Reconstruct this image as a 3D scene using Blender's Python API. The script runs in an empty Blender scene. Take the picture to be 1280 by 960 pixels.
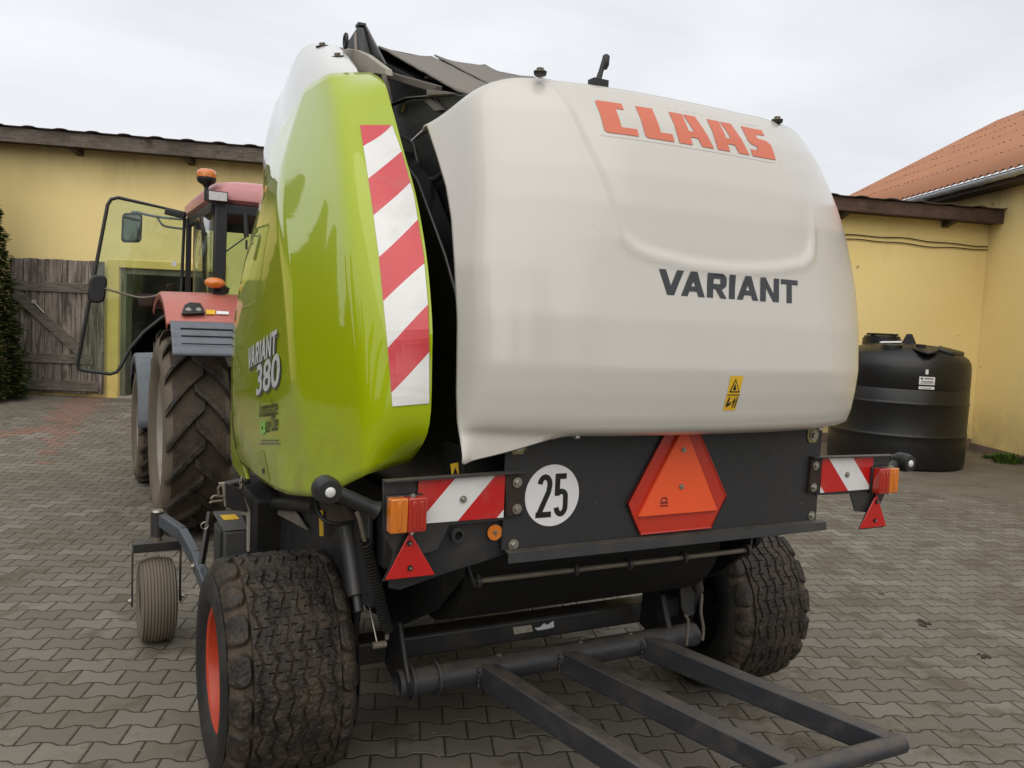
import bpy, bmesh, math, random
from math import sin, cos, pi, radians, tan, atan, sqrt, floor, hypot
from mathutils import Vector as V, Matrix, noise
from mathutils.bvhtree import BVHTree
random.seed(7)
sc = bpy.context.scene
COL = sc.collection

# ------------------------------------------------------------------ camera (fitted from the photograph)
F = 1060.0; YAW = radians(27.9); PIT = radians(4.3); ROLL = atan(.045)
CAM = V((-1.985, 0, 1.93))
fw = V((sin(YAW)*cos(PIT), cos(YAW)*cos(PIT), -sin(PIT)))
r0 = V((cos(YAW), -sin(YAW), 0)); u0 = r0.cross(fw)
RR = cos(ROLL)*r0 + sin(ROLL)*u0; UU = -sin(ROLL)*r0 + cos(ROLL)*u0
cd = bpy.data.cameras.new('camera'); cam = bpy.data.objects.new('camera', cd); COL.objects.link(cam)
cd.sensor_width = 36; cd.lens = F/1280*36; cd.clip_end = 2000; cd.clip_start = .05
M = Matrix((RR, UU, -fw)).transposed().to_4x4(); M.translation = CAM
cam.matrix_world = M; sc.camera = cam

def ray(u, v): return (fw*F + RR*(u-640) + UU*(480-v)).normalized()
# survey of the photograph: where the sight line of a point meets a real plane of the machine or yard
def onX(u, v, x): d = ray(u, v); return CAM + d*((x-CAM.x)/d.x)
def onY(u, v, y): d = ray(u, v); return CAM + d*((y-CAM.y)/d.y)
def onZ(u, v, z): d = ray(u, v); return CAM + d*((z-CAM.z)/d.z)

# ------------------------------------------------------------------ materials
def lin(c):
    return tuple((x/12.92 if x <= .04045 else ((x+.055)/1.055)**2.4) for x in c)
class N:
    def __init__(s, name):
        s.m = bpy.data.materials.new(name); s.m.use_nodes = True; s.t = s.m.node_tree; s.t.nodes.clear()
        s.o = s.n('ShaderNodeOutputMaterial'); s.b = s.n('ShaderNodeBsdfPrincipled')
        s.l(s.b.outputs[0], s.o.inputs[0])
    def n(s, k, **kw):
        x = s.t.nodes.new(k)
        for a, b in kw.items(): setattr(x, a, b)
        return x
    def l(s, a, b): s.t.links.new(a, b)
    def val(s, inp, v):
        if hasattr(v, 'links'): s.l(v, inp)
        else: inp.default_value = v
    def math(s, op, a, b=0.0, c=0.0, clamp=False):
        x = s.n('ShaderNodeMath', operation=op, use_clamp=clamp)
        for i, q in enumerate((a, b, c)): s.val(x.inputs[i], q)
        return x.outputs[0]
    def mix(s, f, a, b, blend='MIX'):
        x = s.n('ShaderNodeMix', data_type='RGBA', blend_type=blend)
        s.val(x.inputs[0], f)
        for i, q in ((6, a), (7, b)):
            if isinstance(q, tuple): q = (*q[:3], 1)
            s.val(x.inputs[i], q)
        return x.outputs[2]
    def mixf(s, f, a, b):
        x = s.n('ShaderNodeMix', data_type='FLOAT'); s.val(x.inputs[0], f); s.val(x.inputs[2], a); s.val(x.inputs[3], b); return x.outputs[0]
    def noise(s, sc_, det=4, rough=.55, vec=None, dist=0):
        x = s.n('ShaderNodeTexNoise'); x.inputs['Scale'].default_value = sc_; x.inputs['Detail'].default_value = det
        x.inputs['Roughness'].default_value = rough; x.inputs['Distortion'].default_value = dist
        s.l(vec if vec is not None else s.obj(), x.inputs['Vector']); return x.outputs[0]
    def obj(s):
        if not hasattr(s, '_o'): s._o = s.n('ShaderNodeTexCoord')
        return s._o.outputs['Object']
    def uv(s): s.obj(); return s._o.outputs['UV']
    def ramp(s, f, *st):
        x = s.n('ShaderNodeValToRGB'); e = x.color_ramp.elements
        while len(e) < len(st): e.new(.5)
        for i, (p, c) in enumerate(st):
            e[i].position = p; e[i].color = (c, c, c, 1) if not isinstance(c, tuple) else (*c[:3], 1)
        s.l(f, x.inputs[0]); return x.outputs[0]
    def mapr(s, v, a, b, c=0., d=1.):
        x = s.n('ShaderNodeMapRange'); s.val(x.inputs[0], v)
        for i, q in enumerate((a, b, c, d)): x.inputs[i+1].default_value = q
        return x.outputs[0]
    def scale(s, vec, xyz):
        x = s.n('ShaderNodeMapping'); s.l(vec, x.inputs[0]); x.inputs[3].default_value = xyz; return x.outputs[0]
    def bump(s, h, st=.3, dist=.01):
        x = s.n('ShaderNodeBump'); x.inputs['Strength'].default_value = st; x.inputs['Distance'].default_value = dist
        s.l(h, x.inputs['Height']); s.l(x.outputs[0], s.b.inputs['Normal'])
    def set(s, **k):
        for a, b in k.items():
            a = {'col': 'Base Color', 'rough': 'Roughness', 'metal': 'Metallic', 'coat': 'Coat Weight', 'coatr': 'Coat Roughness',
                 'spec': 'Specular IOR Level', 'trans': 'Transmission Weight', 'alpha': 'Alpha', 'ior': 'IOR', 'emi': 'Emission Color', 'emis': 'Emission Strength'}[a]
            if isinstance(b, tuple): b = (*b[:3], 1)
            s.val(s.b.inputs[a], b)
        return s

def worn(name, c, rough=.5, metal=0, coat=0, dirt=(.09, .07, .05), amt=.35, sc_=6, bump=.08, speck=True, coatr=.05, spec=.5, settle=0, chips=0):
    m = N(name)
    a = m.noise(sc_, 6, .6); f = m.noise(sc_*9, 4, .6)
    k = m.mapr(a, .48, .78, 0, amt)
    col = m.mix(k, c, dirt)
    if speck:
        sp = m.mapr(m.noise(sc_*22, 2, .5), .72, .78, 0, amt*1.2)
        col = m.mix(sp, col, (.3, .26, .2))
    if settle:      # dust that has come to rest on upward faces
        ge = m.n('ShaderNodeNewGeometry'); sn = m.n('ShaderNodeSeparateXYZ'); m.l(ge.outputs['Normal'], sn.inputs[0])
        up = m.math('MULTIPLY', m.mapr(sn.outputs[2], .35, .95, 0, settle), m.mapr(m.noise(11, 6, .75), .34, .62, .25, 1)); col = m.mix(up, col, (.13, .105, .078)); k = m.math('MAXIMUM', k, up)
    if chips:
        ch = m.mapr(m.noise(16, 7, .8, m.scale(m.obj(), (1, 1, 1)), 1.5), .655, .675, 0, chips); col = m.mix(ch, col, (.17, .15, .13))
    r = m.math('ADD', m.mapr(f, .2, .8, rough-.07, rough+.12), m.math('MULTIPLY', k, .5), clamp=True)
    m.set(col=col, rough=r, metal=metal, coat=coat, coatr=coatr, spec=spec); m.bump(f, bump, .004)
    return m.m

def glossy_paint(name, c, dirt, amt, cr_=.0):
    m = N(name)
    dz = m.noise(2.2, 6, .65); dust = m.mapr(dz, .42, .8, 0, amt)
    sp = m.mapr(m.noise(70, 2, .5), .70, .76, 0, .6)
    col = m.mix(dust, c, dirt); col = m.mix(m.math('MULTIPLY', sp, m.mapr(dz, .45, .7, 0, .5)), col, (.05, .04, .03))
    # low road film near the bottom edge of the panels, brushed by noise
    sx = m.n('ShaderNodeSeparateXYZ'); m.l(m.obj(), sx.inputs[0])
    lo = m.math('MULTIPLY', m.mapr(sx.outputs[2], 1.62, 1.2, 0, 1), m.mapr(m.noise(7, 5, .7), .45, .75, 0, .75))
    col = m.mix(lo, col, dirt)
    m.set(col=col, rough=.32, coat=1.0, coatr=m.math('ADD', m.mapr(m.noise(16, 5, .6), .3, .8, .012+cr_, .05+cr_), m.math('MULTIPLY', lo, .3)), spec=.15)
    m.bump(m.noise(5, 2, .4), .018, .02)
    return m.m

GREEN = glossy_paint('lime_paint', (.335, .425, .0), (.20, .19, .03), .05)
HOODW = glossy_paint('light_grey_paint', (.57, .545, .495), (.44, .40, .33), .10, cr_=.16)
CAPW = glossy_paint('white_paint', (.62, .62, .60), (.5, .47, .42), .2)
BLACK = worn('black_painted_steel', (.014, .015, .017), .42, amt=.4, sc_=5, settle=.4, chips=.25)
BLACKG = worn('dark_grey_painted_steel', (.026, .026, .027), .40, settle=.45, chips=.35, amt=.4, sc_=7, coat=.15, coatr=.3)
PANELB = worn('rear_panel_dark_grey', (.022, .022, .023), .50, amt=.22, sc_=3, bump=.15, dirt=(.06,.05,.04))
CHAMB = worn('dull_black_chamber', (.006, .006, .006), .6, amt=.15, sc_=4, spec=.3)
GLOSSB = worn('gloss_black_side', (.004, .004, .004), .3, amt=.06, sc_=4, coat=.4, coatr=.2, speck=False, spec=.3)
RAMPM = worn('anthracite_ramp_steel', (.024, .026, .032), .45, amt=.75, sc_=7, dirt=(.075, .06, .045), coat=.2, coatr=.35, settle=.75, chips=.7, bump=.25)
GALV = worn('zinc_bolt', (.40, .38, .33), .38, metal=.9, amt=.4, sc_=30)
STEEL = worn('bare_dirty_steel', (.22, .19, .15), .5, metal=.5, amt=.5, sc_=12)
DUSTST = worn('dusty_primer_steel', (.34, .31, .26), .65, amt=.35, sc_=9, dirt=(.12, .10, .075))
RUST = worn('rusty_hinge_steel', (.035, .026, .022), .55, metal=.4, amt=.7, sc_=30, dirt=(.10, .045, .02))
ORIM = worn('orange_red_rim', (.50, .045, .010), .42, amt=.25, sc_=8, coat=.3, coatr=.2)
REDREF = N('red_reflector_plastic').set(col=(.50, .012, .010), rough=.25, coat=.4).m
AMBER = worn('amber_lens', (.62, .17, .012), .22, amt=.15, sc_=14, coat=.8, speck=False, dirt=(.3, .1, .02))
REDL = worn('red_lens', (.40, .022, .010), .2, amt=.15, sc_=14, coat=.8, speck=False, dirt=(.12, .02, .01))
LENSW = worn('clear_lamp_lens', (.62, .62, .60), .15, amt=.2, sc_=30, coat=1, speck=False)
ORSMV = worn('fluorescent_orange', (.90, .105, .025), .5, amt=.05, sc_=5, speck=False, bump=.02)
REDSMV = worn('dark_red_retroreflective', (.52, .028, .010), .3, amt=.12, sc_=5, speck=False, coat=.5, coatr=.15)
WHITES = worn('white_sticker', (.74, .73, .74), .45, amt=.08, sc_=6, speck=False, bump=.02)
BLKINK = worn('black_print', (.008, .008, .008), .45, amt=.03, sc_=6, speck=False)
DKINK = worn('charcoal_letter', (.030, .032, .038), .35, amt=.05, sc_=6, speck=False)
LOGOR = worn('faded_red_orange_letter', (.60, .150, .080), .4, amt=.05, sc_=6, speck=False)
SILVER = worn('silver_letter', (.52, .54, .54), .4, amt=.08, sc_=20, speck=False)
SHADOWG = worn('grey_letter_edge', (.10, .11, .10), .4, amt=.05, sc_=20, speck=False)
YELS = worn('yellow_sticker', (.72, .44, .02), .45, amt=.12, sc_=10, speck=False)
LGREEN = worn('pale_green_print', (.22, .48, .10), .45, amt=.03, sc_=10, speck=False)
BELT = worn('grey_brown_rubber_belt', (.15, .13, .11), .62, amt=.75, sc_=5, dirt=(.24, .21, .17), bump=.25)
HOSE = worn('black_rubber_hose', (.012, .012, .012), .45, amt=.1, sc_=14)
REDTR = worn('faded_red_tractor_paint', (.44, .125, .095), .42, amt=.4, sc_=4, dirt=(.30, .17, .13), coat=.25, coatr=.25)
PINKTR = worn('bleached_red_roof_paint', (.50, .20, .20), .4, amt=.3, sc_=4, dirt=(.4, .22, .2), coat=.3)
GREYPL = worn('grey_mudguard_plastic', (.13, .145, .17), .5, amt=.4, sc_=9)
BLKPL = worn('black_plastic', (.012, .012, .013), .42, amt=.1, sc_=9, speck=False)
TRIM = worn('dusty_silver_rim', (.27, .25, .22), .5, amt=.8, sc_=7, dirt=(.19, .16, .12))
TANKM = worn('black_polyethylene', (.005, .0053, .006), .36, amt=.12, sc_=3, speck=False, bump=.05, dirt=(.03, .028, .025))

def rubber(name, mud, base=(.013, .011, .0095)):
    m = N(name)
    at = m.n('ShaderNodeAttribute'); at.attribute_name = 'groove'
    n1 = m.noise(9, 6, .65); n2 = m.noise(60, 5, .6)
    g = m.math('MULTIPLY', at.outputs['Fac'], m.mapr(n1, .25, .6, .25, 1))
    p = m.math('MULTIPLY', m.mapr(n1, .40, .60, 0, mud), m.mapr(m.noise(34, 4, .7), .38, .58, .25, 1))
    k = m.math('MAXIMUM', g, p)
    k = m.math('MULTIPLY', k, m.mapr(n2, .3, .6, .6, 1.0))
    mudc = m.mix(m.noise(5, 3), (.055, .040, .027), (.14, .10, .066))
    col = m.mix(k, base, mudc)
    sp = m.mapr(m.noise(130, 1, .5), .74, .78, 0, .8); col = m.mix(sp, col, (.34, .28, .19))
    m.set(col=col, rough=m.mixf(k, .48, .9), spec=.4); m.bump(m.math('ADD', n2, m.math('MULTIPLY', n1, 1.5)), .9, .008)
    return m.m
TYRE = rubber('muddy_black_rubber', .75)
TYRET = rubber('field_mud_rubber', .85)
SIDEW = worn('dry_mud_sidewall', (.12, .095, .068), .7, amt=1.0, sc_=3, dirt=(.17, .135, .095), bump=.35)
SIDEB = worn('black_sidewall', (.013, .013, .013), .55, amt=.35, sc_=6, bump=.3)
CASTT = worn('worn_grey_brown_tread', (.15, .125, .095), .8, amt=.5, sc_=8, dirt=(.14, .115, .08), bump=.3)

def glass(name, tint, r=.02, a=.22):
    m = N(name); m.t.nodes.remove(m.b)
    tr = m.n('ShaderNodeBsdfTransparent'); tr.inputs[0].default_value = (*tint, 1)
    gl = m.n('ShaderNodeBsdfGlossy'); gl.inputs[0].default_value = (1, 1, 1, 1); gl.inputs['Roughness'].default_value = r
    ge = m.n('ShaderNodeNewGeometry'); vm = m.n('ShaderNodeVectorMath', operation='DOT_PRODUCT'); m.l(ge.outputs['Incoming'], vm.inputs[0]); m.l(ge.outputs['Normal'], vm.inputs[1])
    c1 = m.math('SUBTRACT', 1.0, m.math('ABSOLUTE', vm.outputs['Value'])); sch = m.math('ADD', .03, m.math('MULTIPLY', .9, m.math('POWER', c1, 5.0)), clamp=True)
    dust = m.n('ShaderNodeBsdfDiffuse'); dust.inputs[0].default_value = (.25, .24, .2, 1)
    mx = m.n('ShaderNodeMixShader'); m.l(sch, mx.inputs[0]); m.l(tr.outputs[0], mx.inputs[1]); m.l(gl.outputs[0], mx.inputs[2])
    m2 = m.n('ShaderNodeMixShader'); m.l(m.mapr(m.noise(3, 6, .7), .4, .8, .01, a), m2.inputs[0]); m.l(mx.outputs[0], m2.inputs[1]); m.l(dust.outputs[0], m2.inputs[2])
    m.l(m2.outputs[0], m.o.inputs[0]); return m.m
GLASS = glass('green_tinted_glass', (.87, .94, .86), a=.09)
MIRR = N('mirror_glass').set(col=(.16, .17, .175), rough=.04, metal=1.0).m

def stripes(name, red):
    m = N(name); sx = m.n('ShaderNodeSeparateXYZ'); m.l(m.uv(), sx.inputs[0])
    f = m.math('FLOORED_MODULO', sx.outputs[0], 2.0); k = m.math('LESS_THAN', f, 1.0)
    d = m.noise(8, 5, .6)
    hex_ = m.n('ShaderNodeTexVoronoi'); hex_.inputs['Scale'].default_value = 260; m.l(m.obj(), hex_.inputs['Vector'])
    w = m.mix(m.mapr(hex_.outputs[0], 0, .6, 0, .18), (.74, .74, .72), (.5, .5, .5))
    col = m.mix(k, w, red); col = m.mix(m.mapr(d, .5, .8, 0, .3), col, (.3, .24, .18))
    m.set(col=col, rough=.35, coat=.4, coatr=.15); return m.m
STR1 = stripes('faded_red_white_stripes', (.56, .035, .045))
STR2 = stripes('red_white_stripes', (.50, .008, .008))

# --- weathered wood
def wood(name, a, b, sc_=(1, 1, 1), dark=(.02, .015, .012), v=1.0):
    m = N(name); vec = m.scale(m.obj(), sc_)
    n1 = m.noise(6, 8, .75, vec, .6); n2 = m.noise(2.2, 5, .65); kn = m.mapr(m.noise(3.1, 5, .7), .60, .72, 0, .8)
    col = m.mix(m.mapr(n1, .40, .64), a, b); col = m.mix(m.mapr(n2, .45, .7, 0, .6*v), col, dark); col = m.mix(m.math('MULTIPLY', kn, v), col, dark)
    gi = m.n('ShaderNodeNewGeometry'); col = m.mix(m.mapr(gi.outputs['Random Per Island'], 0, 1, .0, .5*v), col, tuple(q*.45 for q in b)); m.set(col=col, rough=.85, spec=.2); m.bump(n1, .8, .012); return m.m
FASC = wood('weathered_fascia_wood', (.11, .09, .075), (.22, .185, .155), (.7, .7, 9))
FASCR = wood('brown_fascia_wood', (.08, .045, .032), (.13, .085, .065), (.7, .7, 9))
BARN = wood('old_grey_barn_boards', (.034, .026, .021), (.42, .36, .31), (2.6, 2.6, .22), v=.9)
BARNR = wood('old_grey_door_rails', (.09, .075, .062), (.25, .22, .19), (.7, .7, 9), v=.6)
BARK = wood('bark', (.05, .035, .025), (.10, .075, .055), (5, 5, 1))

def plaster(name, c1, c2):
    m = N(name)
    big = m.noise(.35, 5, .6); st = m.noise(1.1, 6, .7, m.scale(m.obj(), (1.2, 1.2, .25))); fine = m.noise(60, 5, .6)
    col = m.mix(m.mapr(big, .35, .7), c1, c2)
    col = m.mix(m.mapr(st, .58, .85, 0, .22), col, (.40, .30, .14))
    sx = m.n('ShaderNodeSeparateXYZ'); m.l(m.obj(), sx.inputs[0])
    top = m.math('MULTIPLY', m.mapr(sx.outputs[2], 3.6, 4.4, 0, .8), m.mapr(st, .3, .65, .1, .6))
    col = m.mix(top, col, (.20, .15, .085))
    low = m.math('MULTIPLY', m.mapr(sx.outputs[2], .9, .05, 0, 1), m.mapr(m.noise(2.4, 6, .7), .4, .7, 0, .65))
    col = m.mix(low, col, (.26, .215, .14))
    sp = m.mapr(m.noise(3.6, 3, .5), .735, .75, 0, .7); col = m.mix(sp, col, (.16, .12, .07))
    m.set(col=col, rough=.92, spec=.15); m.bump(fine, .35, .006); return m.m
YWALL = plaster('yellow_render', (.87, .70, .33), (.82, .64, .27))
YREV = plaster('yellow_reveal', (.72, .56, .18), (.66, .50, .15))
PLINTH = worn('reddish_plinth_render', (.20, .145, .115), .85, amt=.6, sc_=3)
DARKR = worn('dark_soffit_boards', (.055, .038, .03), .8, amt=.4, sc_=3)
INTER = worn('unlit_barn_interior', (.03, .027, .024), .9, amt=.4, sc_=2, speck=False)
ZINC = worn('zinc_gutter', (.42, .44, .45), .4, metal=.3, amt=.4, sc_=3)
BROWNR = worn('brown_sheet_roofing', (.07, .05, .042), .6, amt=.4, sc_=3)
def roofm():
    m = N('terracotta_corrugated_sheet')
    n1 = m.noise(.8, 6, .65); n2 = m.noise(9, 5, .6)
    col = m.mix(m.mapr(n1, .35, .7), (.42, .18, .09), (.36, .165, .09)); col = m.mix(m.mapr(n2, .55, .8, 0, .4), col, (.26, .16, .12))
    m.set(col=col, rough=.62, spec=.3); m.bump(n2, .2, .004); return m.m
ROOFM = roofm()

def paving():
    m = N('behaton_paving')
    sx = m.n('ShaderNodeSeparateXYZ'); m.l(m.obj(), sx.inputs[0]); X, Y = sx.outputs[0], sx.outputs[1]
    a = radians(-21); c_, s_ = cos(a), sin(a)
    wob = m.noise(.7, 2, .5); wob = m.mapr(wob, 0, 1, -.012, .012)
    px = m.math('ADD', m.math('ADD', m.math('MULTIPLY', X, c_), m.math('MULTIPLY', Y, s_)), wob)
    py = m.math('ADD', m.math('SUBTRACT', m.math('MULTIPLY', Y, c_), m.math('MULTIPLY', X, s_)), wob)
    L, H = .2186, .153
    x = m.math('DIVIDE', px, L); y = m.math('DIVIDE', py, H)
    # trapezoid wave W(x), period 1
    tri = m.math('PINGPONG', x, .5)                       # 0..0.5
    W = m.math('MULTIPLY', m.math('SUBTRACT', tri, .25), 11.0)
    W = m.math('MINIMUM', m.math('MAXIMUM', W, -1.), 1.)
    rb = m.math('ROUND', y); par = m.math('FLOORED_MODULO', rb, 2.0)   # 0/1
    sg = m.math('SUBTRACT', 1.0, m.math('MULTIPLY', par, 2.0))
    d = m.math('SUBTRACT', m.math('SUBTRACT', y, rb), m.math('MULTIPLY', m.math('MULTIPLY', W, sg), .085))
    row = m.math('SUBTRACT', rb, m.math('LESS_THAN', d, 0.0))
    xr = m.math('ADD', x, m.math('MULTIPLY', m.math('FLOORED_MODULO', row, 2.0), .5))
    cx = m.math('FLOOR', xr)
    # edge distances in metres
    dh = m.math('MULTIPLY', m.math('ABSOLUTE', d), H)
    fx = m.math('SUBTRACT', xr, m.math('ROUND', xr)); dv = m.math('MULTIPLY', m.math('ABSOLUTE', fx), L)
    dist = m.math('MINIMUM', dh, dv)
    ng = m.noise(38, 4, .65); rag = m.mapr(ng, .2, .8, -.003, .003)
    dist = m.math('ADD', dist, rag)
    cid = m.n('ShaderNodeCombineXYZ'); m.l(cx, cid.inputs[0]); m.l(row, cid.inputs[1])
    wn = m.n('ShaderNodeTexWhiteNoise', noise_dimensions='2D'); m.l(cid.outputs[0], wn.inputs['Vector'])
    rnd = wn.outputs['Value']
    big = m.noise(.55, 5, .6); med = m.noise(2.3, 6, .65); fine = m.noise(140, 4, .7)
    joint = m.mapr(dist, .0025, .0062, 1, 0)
    # stone colour
    col = m.mix(rnd, (.148, .134, .108), (.262, .241, .203))
    col = m.mix(m.mapr(big, .38, .68, 0, .6), col, (.150, .134, .104))
    col = m.mix(m.mapr(fine, .3, .75, 0, .45), col, (.13, .115, .092))
    wht = m.mapr(m.noise(75, 2, .5), .70, .74, 0, .35); col = m.mix(wht, col, (.33, .31, .27))
    # red band by the barn door
    def band(x0, y0, dx, dy, w):
        nx, ny = -dy, dx; l = hypot(nx, ny); nx /= l; ny /= l
        q = m.math('ADD', m.math('MULTIPLY', m.math('SUBTRACT', cx2, x0), nx), m.math('MULTIPLY', m.math('SUBTRACT', cy2, y0), ny))
        return m.math('LESS_THAN', m.math('ABSOLUTE', q), w)
    # brick centre in world
    bx = m.math('MULTIPLY', m.math('SUBTRACT', m.math('ADD', cx, .5), m.math('MULTIPLY', m.math('FLOORED_MODULO', row, 2.0), .5)), L)
    by = m.math('MULTIPLY', m.math('ADD', row, .5), H)
    cx2 = m.math('SUBTRACT', m.math('MULTIPLY', bx, c_), m.math('MULTIPLY', by, s_))
    cy2 = m.math('ADD', m.math('MULTIPLY', bx, s_), m.math('MULTIPLY', by, c_))
    P0, P1, P2 = RB
    b1 = m.math('MULTIPLY', band(P0[0], P0[1], P1[0]-P0[0], P1[1]-P0[1], .28), m.math('GREATER_THAN', cx2, P1[0]-.1))
    b2 = m.math('MULTIPLY', band(P1[0], P1[1], P2[0]-P1[0], P2[1]-P1[1], .22), m.math('LESS_THAN', cx2, P1[0]+.25))
    red = m.math('MULTIPLY', m.math('MAXIMUM', b1, b2), m.math('GREATER_THAN', cy2, 8.0))
    col = m.mix(m.math('MULTIPLY', red, .55), col, (.25, .125, .09))
    # fallen-in dirt: whole stones darkened by soil, spilled dirt patches
    dirtn = m.math('ADD', med, m.math('MULTIPLY', m.math('SUBTRACT', rnd, .5), .16))
    rz = m.mapr(X, .5, 3.5, 0, .05)
    dirt = m.mapr(m.math('ADD', dirtn, rz), .565, .655, 0, .85)
    col = m.mix(dirt, col, (.108, .092, .066))
    cc_ = m.n('ShaderNodeCombineXYZ'); m.l(cx2, cc_.inputs[0]); m.l(cy2, cc_.inputs[1])
    sd = m.math('ADD', m.noise(1.7, 4, .6, cc_.outputs[0]), m.math('MULTIPLY', m.math('SUBTRACT', rnd, .5), .22))
    sd = m.math('MULTIPLY', m.mapr(m.math('ADD', sd, m.mapr(X, -1, 3, 0, .03)), .60, .63, 0, .6), m.mapr(m.noise(14, 5, .7), .3, .55, .35, 1))
    col = m.mix(sd, col, (.112, .094, .066))
    moss = m.mapr(m.noise(1.1, 5, .7), .57, .72, 0, .5); col = m.mix(m.math('MULTIPLY', moss, m.mapr(Y, 4.5, 12, .15, 1)), col, (.10, .098, .055))
    # soil sheet over the paving near the tank and the wing wall
    q = m.math('SUBTRACT', m.math('ADD', m.math('MULTIPLY', X, .60), m.math('MULTIPLY', Y, .30)), 6.6)
    q = m.math('ADD', q, m.mapr(m.noise(.9, 5, .65), 0, 1, -1.6, 1.6))
    soil = m.mapr(q, .0, .8, 0, .93)
    sc1 = m.mix(m.mapr(m.noise(2.2, 6, .7), .35, .7), (.125, .104, .077), (.18, .16, .128))
    # the dry tyre tracks of pale dust
    jc = m.mix(m.noise(9, 3), (.028, .023, .014), (.062, .050, .028))
    col = m.mix(m.math('MULTIPLY', joint, m.mapr(dirt, 0, 1, 1, .55)), col, jc)
    col = m.mix(soil, col, sc1)
    pale = m.math('MULTIPLY', m.mapr(m.noise(3.2, 6, .7, m.scale(m.obj(), (1, 2.2, 1))), .63, .73, 0, .6), m.mapr(X, 2, 6, .05, 1)); col = m.mix(pale, col, (.36, .345, .31))
    mustard = m.mapr(m.noise(1.7, 3, .5, m.scale(m.obj(), (1, 1, 1))), .66, .74, 0, .45); col = m.mix(m.math('MULTIPLY', mustard, m.mapr(X, 0, -1.5, 0, 1)), col, (.15, .115, .05))
    m.set(col=col, rough=m.mapr(fine, .2, .8, .72, .92), spec=.28)
    h = m.math('ADD', m.mapr(dist, .0, .011, 0, 1), m.math('MULTIPLY', rnd, .22))
    h = m.math('MULTIPLY', h, m.math('SUBTRACT', 1.0, m.math('MULTIPLY', soil, .92)))
    h = m.math('ADD', h, m.math('MULTIPLY', fine, .16)); h = m.math('ADD', h, m.math('MULTIPLY', ng, .12))
    m.bump(h, .75, .008)
    return m.m

def leafm(name, a, b, sc_=4):
    m = N(name); oi = m.n('ShaderNodeObjectInfo')
    col = m.mix(m.mapr(m.noise(sc_, 4, .6), .3, .7), a, b); col = m.mix(m.mapr(m.noise(sc_*6, 2), .55, .8, 0, .4), col, (.10, .08, .03))
    m.set(col=col, rough=.7, spec=.2); return m.m
THUJA = leafm('thuja_foliage', (.022, .036, .010), (.05, .075, .018), 5)
SPRUCE = leafm('spruce_foliage', (.018, .032, .012), (.045, .07, .022), 3)
GRASS = leafm('weed_leaves', (.05, .10, .015), (.10, .17, .03), 20)
STRAWM = worn('dry_straw', (.30, .25, .16), .8, amt=.3, sc_=20, speck=False)
MUDM = worn('dark_mud', (.045, .034, .024), .9, amt=.5, sc_=20)

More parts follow.
